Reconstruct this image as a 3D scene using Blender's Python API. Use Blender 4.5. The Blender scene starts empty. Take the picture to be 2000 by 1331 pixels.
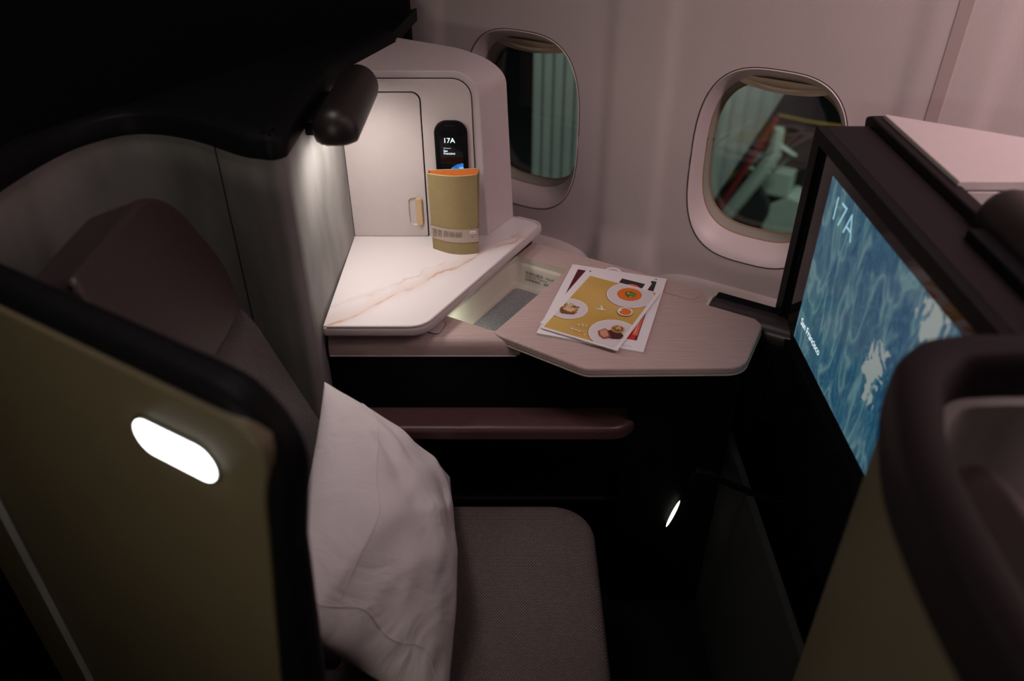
import bpy, bmesh, math, random
from mathutils import Vector, noise, geometry
S = bpy.context.scene
C = S.collection
random.seed(7)
EYE = 1.55                                  # eye height above the cabin floor, metres
# ------------------------------------------------------------------ camera
cam = bpy.data.cameras.new('camera'); cam_o = bpy.data.objects.new('camera', cam); C.objects.link(cam_o)
cam_o.location = (0, 0, EYE); cam_o.rotation_euler = (math.radians(90 - 35.0), 0, 0)
cam.sensor_width = 36.0; cam.lens = 36.0 * 1564 / 2000; cam.clip_start = .02; cam.clip_end = 200
cam.dof.use_dof = True; cam.dof.focus_distance = 1.52; cam.dof.aperture_fstop = 2.4
S.camera = cam_o
# ------------------------------------------------------------------ world, lights, exposure
S.view_settings.view_transform = 'Standard'; S.view_settings.look = 'None'
S.view_settings.gamma = 1; S.view_settings.use_curve_mapping = False; S.view_settings.exposure = 0.0
w = bpy.data.worlds.new('night'); S.world = w; w.use_nodes = True
w.node_tree.nodes['Background'].inputs[0].default_value = (.30, .42, .55, 1)
w.node_tree.nodes['Background'].inputs[1].default_value = .004
A = Vector((.857, -.515, 0)).normalized()   # along the aircraft, towards the nose
N = Vector((A.y * -1, A.x, 0))              # outboard, towards the cabin wall

def V(x, y, z): return Vector((x, y, z + EYE))       # z measured from eye height
def Wp(s, d, z): return A * s + N * d + Vector((0, 0, z + EYE))
F = 1564.; CT, ST = math.cos(math.radians(35)), math.sin(math.radians(35))
def ray(u, v):
    x = (u - 1000) / F; y = -(v - 665.5) / F
    return Vector((x, CT + y * ST, -ST + y * CT))
def at_z(u, v, z): r = ray(u, v); p = r * (z / r.z); p.z += EYE; return p
def at_x(u, v, X): r = ray(u, v); p = r * (X / r.x); p.z += EYE; return p
def at_y(u, v, Y): r = ray(u, v); p = r * (Y / r.y); p.z += EYE; return p
def at_w(u, v, D): r = ray(u, v); p = r * (D / r.dot(N)); p.z += EYE; return p

def area(name, loc, target, sx, sy, power, col, spread=180):
    l = bpy.data.lights.new(name, 'AREA'); l.shape = 'RECTANGLE'; l.size = sx; l.size_y = sy
    l.energy = power; l.color = col; l.spread = math.radians(spread)
    o = bpy.data.objects.new(name, l); C.objects.link(o); o.location = loc
    d = (Vector(target) - Vector(loc)).normalized()
    xa = A - d * A.dot(d); xa.normalize(); ya = (-d).cross(xa)
    from mathutils import Matrix
    o.rotation_euler = Matrix((xa, ya, -d)).transposed().to_euler()
    return o
PINK = (1.0, .71, .76)
area('ceiling_wash_light', Wp(1.35, .95, .62), Wp(1.1, 1.85, -.4), 2.6, .16, 28.0, PINK, 115)
area('overhead_light', Wp(-.80, .52, .70), Wp(-.68, .62, -1.0), .4, .3, 1.35, (1.0, .88, .86), 100)
area('olive_panel_fill_light', Wp(-.36, -.38, -.27), Wp(-.42, .3, -.46), .30, .10, 1.5, (1.0, .88, .72))  # added unseen fill near the camera, grades the olive panels from the aisle side
area('forward_ceiling_light', Wp(.9, .1, .66), Wp(-.2, .75, -1.0), 1.2, .4, .18, (1.0, .84, .80))
area('canopy_fill_light', Wp(-.9, 2.3, 1.0), Wp(-1.6, 4.6, -1.4), .5, .3, 24.0, (.88, 1.0, .94), 120)  # added unseen fill outside the wall, brightens the canopy pleats
area('apron_floodlight', Wp(1.0, 6.5, 1.5), Wp(-1.6, 9.2, -4.6), 1.0, 1.0, 85.0, (.88, 1.0, .92), 120)

# ------------------------------------------------------------------ helpers
def tag(o, label=None, cat=None, group=None, kind=None):
    for k, v in (('label', label), ('category', cat), ('group', group), ('kind', kind)):
        if v: o[k] = v
    return o
def thing(name, loc, label, cat, group=None):
    o = bpy.data.objects.new(name, None); C.objects.link(o); o.location = loc; o.empty_display_size = .05
    return tag(o, label, cat, group)
WL = {}
def mk(name, verts, faces, mat, parent=None, smooth=True, bev=0, seg=3, sub=0, mats=None, midx=None, ang=35):
    verts = [Vector(v) for v in verts]
    if parent is None:
        xs = [v.x for v in verts]; ys = [v.y for v in verts]
        loc = Vector(((min(xs) + max(xs)) / 2, (min(ys) + max(ys)) / 2, min(v.z for v in verts)))
    else:
        loc = WL.get(parent.name, parent.location.copy())
    me = bpy.data.meshes.new(name); me.from_pydata([v - loc for v in verts], [], faces)
    for m in (mats or [mat]): me.materials.append(m)
    if midx: me.polygons.foreach_set('material_index', midx)
    bm = bmesh.new(); bm.from_mesh(me)
    if name not in NORECALC: bmesh.ops.recalc_face_normals(bm, faces=bm.faces)
    bm.to_mesh(me); bm.free()
    if smooth:
        me.polygons.foreach_set('use_smooth', [True] * len(me.polygons)); me.set_sharp_from_angle(angle=math.radians(ang))
    o = bpy.data.objects.new(name, me); C.objects.link(o)
    if parent is None: o.location = loc
    else: o.parent = parent
    WL[o.name] = loc
    if bev:
        b = o.modifiers.new('bevel', 'BEVEL'); b.width = bev; b.segments = seg; b.limit_method = 'ANGLE'; b.angle_limit = math.radians(40)
        b.harden_normals = False
    if sub:
        s_ = o.modifiers.new('subdivision', 'SUBSURF'); s_.levels = sub; s_.render_levels = sub
    return o
NORECALC = set()
def frame(o, ux, uy): ux = Vector(ux).normalized(); uy = Vector(uy); uy = (uy - ux * uy.dot(ux)).normalized(); return (Vector(o), ux, uy, ux.cross(uy))
def fp(fr, x, y, n=0): return fr[0] + fr[1] * x + fr[2] * y + fr[3] * n
def rpoly(pts, k=8):
    """polygon with rounded corners: pts = (x, y, r)"""
    out = []; n = len(pts)
    for i in range(n):
        p = Vector(pts[i][:2]); r = pts[i][2] if len(pts[i]) > 2 else 0
        a = Vector(pts[i - 1][:2]) - p; b = Vector(pts[(i + 1) % n][:2]) - p
        if r <= 0: out.append(p); continue
        an = a.angle(b); t = min(r / math.tan(an / 2), a.length * .49, b.length * .49); r = t * math.tan(an / 2)
        a.normalize(); b.normalize()
        c = p + (a + b).normalized() * (r / math.sin(an / 2))
        p0 = p + a * t - c; p1 = p + b * t - c
        th = math.atan2(p0.x * p1.y - p0.y * p1.x, p0.dot(p1))
        for j in range(k + 1):
            q = th * j / k; out.append(c + Vector((p0.x * math.cos(q) - p0.y * math.sin(q), p0.x * math.sin(q) + p0.y * math.cos(q))))
    return out
def rrect(x0, y0, x1, y1, r, k=6): return rpoly([(x0, y0, r), (x1, y0, r), (x1, y1, r), (x0, y1, r)], k)
def slab(name, poly, fr, t0, t1, mat, parent=None, **kw):
    """flat polygon in a frame, extruded between the two offsets along its normal"""
    n = len(poly)
    vs = [fp(fr, p[0], p[1], t0) for p in poly] + [fp(fr, p[0], p[1], t1) for p in poly]
    fs = [list(range(n))[::-1], list(range(n, 2 * n))] + [[i, (i + 1) % n, n + (i + 1) % n, n + i] for i in range(n)]
    return mk(name, vs, fs, mat, parent, **kw)
def holed(name, outer, holes, fr, t0, t1, mat, parent=None, **kw):
    bm = bmesh.new(); loops = [outer] + holes
    for lp in loops:
        vs = [bm.verts.new((p[0], p[1], 0)) for p in lp]
        for i in range(len(vs)): bm.edges.new((vs[i], vs[(i + 1) % len(vs)]))
    bmesh.ops.triangle_fill(bm, edges=bm.edges[:], use_beauty=True, normal=(0, 0, 1))
    bm.verts.ensure_lookup_table(); bm.verts.index_update()
    V2 = [v.co.copy() for v in bm.verts]; T = [[v.index for v in f.verts] for f in bm.faces]; bm.free()
    n = len(V2)
    vs = [fp(fr, p.x, p.y, t1) for p in V2] + [fp(fr, p.x, p.y, t0) for p in V2]
    fs = T + [[i + n for i in t][::-1] for t in T]
    b = 0
    for lp in loops:
        m = len(lp); fs += [[b + i, b + (i + 1) % m, n + b + (i + 1) % m, n + b + i] for i in range(m)]; b += m
    return mk(name, vs, fs, mat, parent, **kw)
def loft(name, rings, mat, parent=None, closed=True, caps=True, **kw):
    n = len(rings[0]); vs = [p for r in rings for p in r]; fs = []
    for k in range(len(rings) - 1):
        for i in range(n if closed else n - 1):
            j = (i + 1) % n; fs.append([k * n + i, k * n + j, (k + 1) * n + j, (k + 1) * n + i])
    if caps and closed: fs += [list(range(n))[::-1], [(len(rings) - 1) * n + i for i in range(n)]]
    return mk(name, vs, fs, mat, parent, **kw)
def sweep_z(name, path, prof, mat, parent=None, closed_prof=True, **kw):
    """sweep a (offset, z) profile along a horizontal plan path; offset to the right of travel"""
    rings = []; n = len(path)
    for i, p in enumerate(path):
        a = Vector(path[max(0, i - 1)]); b = Vector(path[min(n - 1, i + 1)]); t = (b - a).normalized(); r = Vector((t.y, -t.x))
        rings.append([V(p[0] + r.x * o, p[1] + r.y * o, z) for o, z in prof])
    return loft(name, rings, mat, parent, closed=closed_prof, caps=closed_prof, **kw)
def catmull(pts, k=8):
    pts = [Vector(p) for p in pts]; out = []
    for i in range(len(pts) - 1):
        p0 = pts[max(0, i - 1)]; p1 = pts[i]; p2 = pts[i + 1]; p3 = pts[min(len(pts) - 1, i + 2)]
        for j in range(k):
            t = j / k
            out.append(.5 * ((2 * p1) + (p2 - p0) * t + (2 * p0 - 5 * p1 + 4 * p2 - p3) * t * t + (3 * p1 - p0 - 3 * p2 + p3) * t ** 3))
    out.append(pts[-1]); return out
def tube(name, path, r, mat, parent=None, closed=False, k=10, **kw):
    rings = []; n = len(path); path = [Vector(p) for p in path]
    up = Vector((0, 0, 1))
    for i in range(n):
        a = path[i - 1] if (i or closed) else path[0]; b = path[(i + 1) % n] if (i < n - 1 or closed) else path[-1]
        t = (b - a).normalized(); x = t.cross(up)
        if x.length < 1e-3: x = t.cross(Vector((1, 0, 0)))
        x.normalize(); y = t.cross(x); rr = r[i] if isinstance(r, (list, tuple)) else r
        rings.append([path[i] + x * math.cos(q) * rr + y * math.sin(q) * rr for q in [2 * math.pi * j / k for j in range(k)]])
    if closed: rings.append(rings[0])
    return loft(name, rings, mat, parent, caps=not closed, **kw)
def box(name, x0, x1, y0, y1, z0, z1, mat, parent=None, **kw):
    fr = frame(V(0, 0, 0), (1, 0, 0), (0, 1, 0))
    return slab(name, [(x0, y0), (x1, y0), (x1, y1), (x0, y1)], fr, z0, z1, mat, parent, **kw)
def text(name, body, size, fr, x, y, mat, parent, off=.0004, sx=1, thick=0, align='LEFT'):
    cu = bpy.data.curves.new('t', 'FONT'); cu.body = body; cu.size = size; cu.align_x = align; cu.offset = thick
    o = bpy.data.objects.new('t', cu); C.objects.link(o)
    dg = bpy.context.evaluated_depsgraph_get(); me = bpy.data.meshes.new_from_object(o.evaluated_get(dg))
    vs = [fp(fr, x + v.co.x * sx, y + v.co.y, off) for v in me.vertices]; fs = [list(p.vertices) for p in me.polygons]
    bpy.data.objects.remove(o); bpy.data.curves.remove(cu); bpy.data.meshes.remove(me)
    if not vs: return None
    return mk(name, vs, fs, mat, parent, smooth=False)

# ------------------------------------------------------------------ materials
def mat(name, col, rough=.6, metal=0, spec=.5, emit=None, es=0, coat=0):
    m = bpy.data.materials.new(name); m.use_nodes = True; b = m.node_tree.nodes['Principled BSDF']
    b.inputs['Base Color'].default_value = (*col, 1); b.inputs['Roughness'].default_value = rough
    b.inputs['Metallic'].default_value = metal; b.inputs['Specular IOR Level'].default_value = spec
    b.inputs['Coat Weight'].default_value = coat
    if emit: b.inputs['Emission Color'].default_value = (*emit, 1); b.inputs['Emission Strength'].default_value = es
    return m
def nd(m, t, **kw):
    n = m.node_tree.nodes.new(t)
    for k, v in kw.items():
        if k in n.inputs: n.inputs[k].default_value = v
        else: setattr(n, k, v)
    return n
def lk(m, a, b): m.node_tree.links.new(a, b)
def coords(m, scale=(1, 1, 1), rot=(0, 0, 0), out='Object'):
    tc = nd(m, 'ShaderNodeTexCoord'); mp = nd(m, 'ShaderNodeMapping'); mp.inputs['Scale'].default_value = scale; mp.inputs['Rotation'].default_value = rot
    lk(m, tc.outputs[out], mp.inputs[0]); return mp.outputs[0]
def ramp(m, fac, stops):
    r = nd(m, 'ShaderNodeValToRGB'); e = r.color_ramp.elements
    while len(e) < len(stops): e.new(.5)
    for el, (p, c) in zip(e, stops): el.position = p; el.color = (*c, 1)
    lk(m, fac, r.inputs[0]); return r.outputs[0]
def bsdf(m): return m.node_tree.nodes['Principled BSDF']
def bump(m, h, strength, dist=.001):
    b = nd(m, 'ShaderNodeBump'); b.inputs['Strength'].default_value = strength; b.inputs['Distance'].default_value = dist
    lk(m, h, b.inputs['Height']); lk(m, b.outputs[0], bsdf(m).inputs['Normal']); return b
def mottled(name, c1, c2, scale, rough=.6, bs=.2, bd=.001, stretch=(1, 1, 1), detail=6, **kw):
    m = mat(name, c1, rough, **kw); v = coords(m, stretch)
    n = nd(m, 'ShaderNodeTexNoise'); n.inputs['Scale'].default_value = scale; n.inputs['Detail'].default_value = detail; lk(m, v, n.inputs['Vector'])
    lk(m, ramp(m, n.outputs['Fac'], [(.3, c1), (.7, c2)]), bsdf(m).inputs['Base Color'])
    if bs: bump(m, n.outputs['Fac'], bs, bd)
    return m
M = {}
M['wall'] = mottled('cabin_wall_laminate', (.56, .50, .475), (.60, .54, .51), 700, .62, .45, .0006, detail=2)
M['trimstrip'] = mat('cabin_trim_strip', (.45, .37, .35), .5)
M['surround'] = mottled('window_surround_plastic', (.58, .52, .49), (.60, .54, .51), 30, .42, 0)
M['gasket'] = mat('window_gasket_brown', (.05, .035, .025), .6)
M['gold_seal'] = mat('window_seal_tan', (.30, .20, .10), .5)
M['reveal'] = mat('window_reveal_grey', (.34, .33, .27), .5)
M['shade'] = mat('window_shade_cream', (.74, .62, .48), .5)
M['black'] = mottled('black_shell', (.005, .005, .006), (.006, .006, .007), 40, .5, 0, spec=.10)
M['blackwall'] = mat('black_bulkhead', (.003, .003, .004), .8, spec=.08)
M['black_gloss'] = mat('black_glass', (.008, .008, .009), .06, spec=.6)
M['rim'] = mottled('aubergine_rim', (.013, .009, .0105), (.016, .011, .0128), 300, .55, .15, .0004, spec=.15)
M['felt'] = mottled('marbled_grey_panel', (.20, .198, .185), (.34, .33, .315), 11, .8, .6, .004, stretch=(1, 1, .45), detail=9, spec=.2)
M['olive'] = mottled('olive_shell', (.125, .105, .062), (.135, .112, .066), 14, .45, 0, spec=.4)
M['white_gloss'] = mottled('pale_cabinet_lacquer', (.58, .52, .50), (.60, .54, .52), 40, .45, 0)
M['groove'] = mat('dark_groove', (.01, .008, .008), .8)
M['gold'] = mat('pale_gold_metal', (.62, .42, .24), .42, spec=.5)
M['dark_brown'] = mottled('dark_brown_metal', (.015, .011, .0105), (.018, .013, .0125), 500, .42, .1, .0002, spec=.5)
M['roller'] = mat('roller_dark_satin', (.045, .034, .038), .32)
M['lamp_lens'] = mat('reading_lamp_lens', (1, 1, 1), .4, emit=(1, .92, .86), es=12)
M['beige'] = mat('beige_bin_plastic', (.55, .52, .43), .45)
M['metal'] = mat('satin_screw', (.5, .5, .5), .3, metal=1)
M['slot'] = mat('courtesy_light_lens', (1, 1, 1), .4, emit=(1, .99, .97), es=6)
M['foot'] = mat('foot_light_lens', (1, 1, 1), .4, emit=(1, .97, .84), es=1.6)
M['leather'] = mottled('maroon_leather', (.036, .021, .023), (.044, .026, .028), 160, .42, .35, .0008, spec=.45)
M['armleather'] = mottled('armrest_leather', (.085, .040, .040), (.10, .050, .050), 160, .36, .3, .0005, spec=.5)
M['carpet'] = mottled('dark_carpet', (.012, .012, .014), (.022, .022, .024), 500, .95, .6, .002, spec=.1)
M['paper'] = mat('white_paper', (.82, .79, .80), .5)
M['ink'] = mat('black_ink', (.02, .02, .025), .6)
M['pouch'] = mottled('khaki_leatherette', (.26, .20, .085), (.29, .22, .10), 90, .55, .25, .0005)
M['orange'] = mottled('orange_lining', (.75, .21, .03), (.80, .25, .04), 60, .6, 0)
M['cream_edge'] = mat('cream_stitched_edge', (.55, .40, .22), .6)
M['kraft'] = mat('kraft_paper_band', (.42, .33, .27), .7)
M['screen_white'] = mat('screen_lettering_white', (0, 0, 0), .5, emit=(.8, .95, 1), es=1.2)
M['screen_teal'] = mat('screen_lettering_pale_blue', (0, 0, 0), .5, emit=(.32, .60, .70), es=.9)
def marble():
    m = mat('white_marble', (.75, .70, .70), .35); v = coords(m)
    def noi(sc, det, dist=0):
        n = nd(m, 'ShaderNodeTexNoise'); n.inputs['Scale'].default_value = sc; n.inputs['Detail'].default_value = det; n.inputs['Distortion'].default_value = dist; lk(m, v, n.inputs['Vector']); return n.outputs['Fac']
    def mth(op, a_, b_=None):
        q = nd(m, 'ShaderNodeMath', operation=op)
        for i, k in enumerate((a_, b_)):
            if k is None: continue
            if isinstance(k, (int, float)): q.inputs[i].default_value = k
            else: lk(m, k, q.inputs[i])
        return q.outputs[0]
    sp = nd(m, 'ShaderNodeSeparateXYZ'); lk(m, v, sp.inputs[0])
    d = mth('ADD', mth('MULTIPLY', mth('ADD', sp.outputs[0], .165), -.67), mth('MULTIPLY', mth('ADD', sp.outputs[1], .205), .74))
    def vein(off, wid, amp, sc):
        dd = mth('ADD', mth('SUBTRACT', d, off), mth('MULTIPLY', mth('SUBTRACT', noi(sc, 6, .6), .5), amp))
        q = nd(m, 'ShaderNodeMapRange'); q.interpolation_type = 'SMOOTHSTEP'; lk(m, mth('ABSOLUTE', dd), q.inputs[0]); q.inputs[1].default_value = 0; q.inputs[2].default_value = wid; q.inputs[3].default_value = 1; q.inputs[4].default_value = 0
        return q.outputs[0]
    br = nd(m, 'ShaderNodeMapRange'); lk(m, noi(14, 4), br.inputs[0]); br.inputs[1].default_value = .38; br.inputs[2].default_value = .56
    f = mth('ADD', mth('MULTIPLY', mth('MULTIPLY', vein(0, .0055, .13, 5), br.outputs[0]), .75), mth('MULTIPLY', vein(.005, .028, .13, 5), .22))
    f = mth('ADD', f, mth('MULTIPLY', mth('MULTIPLY', vein(.030, .006, .12, 7), br.outputs[0]), .4))
    f = mth('ADD', f, mth('MULTIPLY', vein(-.19, .0035, .05, 8), .22))
    mx = nd(m, 'ShaderNodeMix', data_type='RGBA'); lk(m, f, mx.inputs[0]); mx.inputs[6].default_value = (.72, .68, .67, 1); mx.inputs[7].default_value = (.52, .33, .22, 1)
    lk(m, mx.outputs[2], bsdf(m).inputs['Base Color']); return m
M['marble'] = marble()
def wood(name, c1, c2, rot):
    m = mat(name, c1, .5); v = coords(m, (3, 90, 3), (0, 0, rot))
    n = nd(m, 'ShaderNodeTexNoise'); n.inputs['Scale'].default_value = 4; n.inputs['Detail'].default_value = 7; n.inputs['Roughness'].default_value = .65; lk(m, v, n.inputs['Vector'])
    lk(m, ramp(m, n.outputs['Fac'], [(.32, c1), (.62, c2)]), bsdf(m).inputs['Base Color']); bump(m, n.outputs['Fac'], .12, .0005); return m
M['wood'] = wood('pale_rose_woodgrain', (.41, .305, .275), (.53, .41, .375), math.radians(0))
M['wood_leaf'] = wood('pale_rose_woodgrain_leaf', (.43, .315, .29), (.54, .415, .385), math.radians(14))
def weave(name, hi, lo, cell, rot=False, rough=.85):
    m = mat(name, hi, rough, spec=.2); v = coords(m)
    if rot:
        sp = nd(m, 'ShaderNodeSeparateXYZ'); lk(m, v, sp.inputs[0]); cb = nd(m, 'ShaderNodeCombineXYZ'); lk(m, sp.outputs[1], cb.inputs[0]); lk(m, sp.outputs[2], cb.inputs[1]); v = cb.outputs[0]
    b = nd(m, 'ShaderNodeTexBrick'); b.inputs['Scale'].default_value = 1.0 / cell
    b.inputs['Color1'].default_value = (*hi, 1); b.inputs['Color2'].default_value = (hi[0] * .8, hi[1] * .8, hi[2] * .8, 1); b.inputs['Mortar'].default_value = (*lo, 1)
    b.inputs['Mortar Size'].default_value = .19; b.inputs['Mortar Smooth'].default_value = .6; b.inputs['Brick Width'].default_value = 1.15; b.inputs['Row Height'].default_value = .72
    lk(m, v, b.inputs['Vector']); lk(m, b.outputs['Color'], bsdf(m).inputs['Base Color'])
    bump(m, b.outputs['Fac'], -.6, .0012); return m
M['seat_weave'] = weave('seat_weave', (.225, .180, .172), (.010, .008, .008), .0042)
M['back_weave'] = weave('backrest_mesh_weave', (.25, .215, .22), (.02, .017, .018), .0040, True)
def cotton():
    m = mat('white_cotton', (.66, .61, .61), .85, spec=.2); v = coords(m, (1, 1, 1))
    n = nd(m, 'ShaderNodeTexNoise'); n.inputs['Scale'].default_value = 8; n.inputs['Detail'].default_value = 6; n.inputs['Distortion'].default_value = 1.8; lk(m, v, n.inputs['Vector'])
    bump(m, n.outputs['Fac'], .55, .014); return m
M['cotton'] = cotton()
def mat_rubber():
    m = mat('grey_textured_mat', (.25, .26, .27), .5); v = coords(m)
    w_ = nd(m, 'ShaderNodeTexVoronoi'); w_.inputs['Scale'].default_value = 220; lk(m, v, w_.inputs['Vector'])
    lk(m, ramp(m, w_.outputs['Distance'], [(0, (.34, .35, .36)), (.6, (.22, .23, .24))]), bsdf(m).inputs['Base Color']); bump(m, w_.outputs['Distance'], .5, .001); return m
M['binmat'] = mat_rubber()
def screen_art():
    """a lit map: blue sea, pale branching river valleys, white salt flats"""
    m = mat('seat_screen_picture', (0, 0, 0), .5); v = coords(m, (1, 1, 1))
    def noi(vec, sc, det, dist=0):
        n = nd(m, 'ShaderNodeTexNoise'); n.inputs['Scale'].default_value = sc; n.inputs['Detail'].default_value = det; n.inputs['Distortion'].default_value = dist; lk(m, vec, n.inputs['Vector']); return n.outputs['Fac']
    def mth(op, a_, b_):
        q = nd(m, 'ShaderNodeMath', operation=op)
        for i, k in enumerate((a_, b_)):
            if k is None: continue
            if isinstance(k, (int, float)): q.inputs[i].default_value = k
            else: lk(m, k, q.inputs[i])
        return q.outputs[0]
    mp = nd(m, 'ShaderNodeMapping'); mp.inputs['Scale'].default_value = (1, 1.0, .36); mp.inputs['Rotation'].default_value = (math.radians(20), 0, 0); lk(m, v, mp.inputs[0])
    vein = mth('ABSOLUTE', mth('SUBTRACT', noi(mp.outputs[0], 17, 3, .5), .5), None)
    fine = mth('ABSOLUTE', mth('SUBTRACT', noi(mp.outputs[0], 60, 4, 1.0), .5), None)
    f1 = ramp(m, vein, [(0, (1, 1, 1)), (.022, (.35, .35, .35)), (.07, (0, 0, 0))]); f2 = ramp(m, fine, [(0, (1, 1, 1)), (.05, (.25, .25, .25)), (.16, (0, 0, 0))])
    base = ramp(m, noi(v, 5, 3), [(.35, (.012, .085, .18)), (.62, (.05, .13, .20))])
    def mix(f_, a_, b_):
        q = nd(m, 'ShaderNodeMix', data_type='RGBA')
        if isinstance(f_, float): q.inputs[0].default_value = f_
        else: lk(m, f_, q.inputs[0])
        for s_, k in ((6, a_), (7, b_)):
            if isinstance(k, tuple): q.inputs[s_].default_value = (*k, 1)
            else: lk(m, k, q.inputs[s_])
        return q.outputs[2]
    hlf = mth('MULTIPLY', f2, .45); c = mix(hlf, base, (.10, .28, .34)); c = mix(mth('MULTIPLY', f1, .8), c, (.19, .36, .38))
    sp = nd(m, 'ShaderNodeSeparateXYZ'); lk(m, v, sp.inputs[0]); dn = mth('MULTIPLY', mth('SUBTRACT', noi(v, 26, 6, 1.5), .5), .13)
    fl = None
    for (py, pz, rr) in ((-.056, .182, .030), (-.150, .330, .026)):
        dy = mth('SUBTRACT', sp.outputs[1], py); dz = mth('MULTIPLY', mth('SUBTRACT', sp.outputs[2], pz), .8)
        d_ = mth('SQRT', mth('ADD', mth('MULTIPLY', dy, dy), mth('MULTIPLY', dz, dz)), None); q = mth('LESS_THAN', mth('ADD', d_, dn), rr); fl = q if fl is None else mth('MAXIMUM', fl, q)
    c = mix(fl, c, (.40, .46, .44))
    lk(m, c, bsdf(m).inputs['Emission Color']); bsdf(m).inputs['Emission Strength'].default_value = .56
    bsdf(m).inputs['Roughness'].default_value = .12; return m
M['screen'] = screen_art()
def pane_mat():
    m = bpy.data.materials.new('window_glass'); m.use_nodes = True; nt = m.node_tree; nt.nodes.remove(nt.nodes['Principled BSDF'])
    t = nt.nodes.new('ShaderNodeBsdfTransparent'); t.inputs[0].default_value = (.86, .91, .89, 1); g = nt.nodes.new('ShaderNodeBsdfGlossy'); g.inputs['Roughness'].default_value = .03
    mx = nt.nodes.new('ShaderNodeMixShader'); mx.inputs[0].default_value = .07
    nt.links.new(t.outputs[0], mx.inputs[1]); nt.links.new(g.outputs[0], mx.inputs[2]); nt.links.new(mx.outputs[0], nt.nodes['Material Output'].inputs[0]); return m
M['pane'] = pane_mat()

# ================================================================== STRUCTURE
floor_fr = frame(V(0, 0, 0), A, N)
tag(slab('floor', [(-3, -2), (4, -2), (4, 1.8), (-3, 1.8)], floor_fr, -1.60, -1.55, M['carpet'], smooth=False), kind='structure')
tag(slab('ceiling', [(-3, -2), (4, -2), (4, 1.7), (-3, 1.7)], floor_fr, .75, .80, M['wall'], smooth=False), kind='structure')
PIL = (-1.1975, -.6325, -.0675, .4975, 1.0625)
def sst(a, b, x): t = max(0, min(1, (x - a) / (b - a))); return t * t * (3 - 2 * t)
def pil(s):
    d = min(abs(s - p) for p in PIL); return 1 - sst(.050, .082, d)
def DW(s, z):
    d = 1.56 - .005 * pil(s)
    c = min(((s - q) ** 2) for q in (-.915, -.35, .215, -1.48, .78))
    d += .012 * math.exp(-c / .015) * math.exp(-((z + .42) / .10) ** 2) * 0
    d -= .30 * max(0, z + .12) ** 2
    if z < -.86: d -= .035 * pil(s) * min(1, (-.86 - z) / .12)
    return d
WIN = (-.915, -.35, .215); WH, WV, WZ = .152, .208, -.652
def sup(th, a, b, n=3.0):
    c, s_ = math.cos(th), math.sin(th)
    return a * math.copysign(abs(c) ** (2 / n), c), b * math.copysign(abs(s_) ** (2 / n), s_)
def wall():
    vs, fs = [], []
    def grid(s0, s1, z0, z1, ns, nz):
        b = len(vs)
        for i in range(ns + 1):
            for j in range(nz + 1):
                s = s0 + (s1 - s0) * i / ns; z = z0 + (z1 - z0) * j / nz; vs.append(Wp(s, DW(s, z), z))
        for i in range(ns):
            for j in range(nz): q = b + i * (nz + 1) + j; fs.append([q, q + 1, q + nz + 2, q + nz + 1])
    ZT, ZB = 0.0, -1.0; HW = .2825
    for c in WIN:
        K = 120; b = len(vs); R = 14
        for k in range(K):
            th = 2 * math.pi * k / K
            ix, iz = sup(th, WH, WV)
            # outer point on the bay rectangle, evenly spread by quadrant
            q = (k % K) / K * 4; t = 0
            cx, cz = math.cos(th), math.sin(th)
            hz = (ZT - WZ) if cz > 0 else (WZ - ZB)
            sc = min(HW / abs(cx) if abs(cx) > 1e-6 else 9, hz / abs(cz) if abs(cz) > 1e-6 else 9)
            # snap near-corner samples
            ox, oz = cx * sc, cz * sc
            for r in range(R + 1):
                f = r / R; s = c + ix + (ox - ix) * f; z = WZ + iz + (oz - iz) * f
                vs.append(Wp(s, DW(s, z), z))
        for k in range(K):
            for r in range(R):
                a = b + k * (R + 1) + r; d = b + ((k + 1) % K) * (R + 1) + r; fs.append([a, d, d + 1, a + 1])
        # fill the little corner triangles of the bay
        for sx in (-1, 1):
            for (zz) in (ZT, ZB):
                best = []
                for k in range(K):
                    v = vs[b + k * (R + 1) + R]; s = v.dot(A); z = v.z - EYE
                    if abs(s - (c + sx * HW)) < 1e-5: best.append((abs(z - zz), 0, v))
                e1 = min(best, key=lambda q: q[0])[2]; best = []
                for k in range(K):
                    v = vs[b + k * (R + 1) + R]; s = v.dot(A); z = v.z - EYE
                    if abs(z - zz) < 1e-5: best.append((abs(s - (c + sx * HW)), 0, v))
                e2 = min(best, key=lambda q: q[0])[2]
                i0 = len(vs); vs.extend([e1, Wp(c + sx * HW, DW(c + sx * HW, zz), zz), e2]); fs.append([i0, i0 + 1, i0 + 2])
    s0, s1 = WIN[0] - HW, WIN[-1] + HW
    grid(s0, s1, ZT, .75, 170, 10); grid(s0, s1, -1.56, ZB, 170, 8)
    grid(-2.8, s0, -1.56, .75, 60, 30); grid(s1, 3.8, -1.56, .75, 120, 30)
    bm = bmesh.new(); vv = [bm.verts.new(v) for v in vs]
    for f in fs:
        try: bm.faces.new([vv[i] for i in f])
        except ValueError: pass
    bmesh.ops.remove_doubles(bm, verts=bm.verts, dist=.0002)
    bmesh.ops.recalc_face_normals(bm, faces=bm.faces)
    bm.verts.index_update(); V_ = [v.co.copy() for v in bm.verts]; F_ = [[v.index for v in f.verts] for f in bm.faces]; bm.free()
    return tag(mk('wall_window_side', V_, F_, M['wall'], ang=60), kind='structure')
wall()
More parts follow.
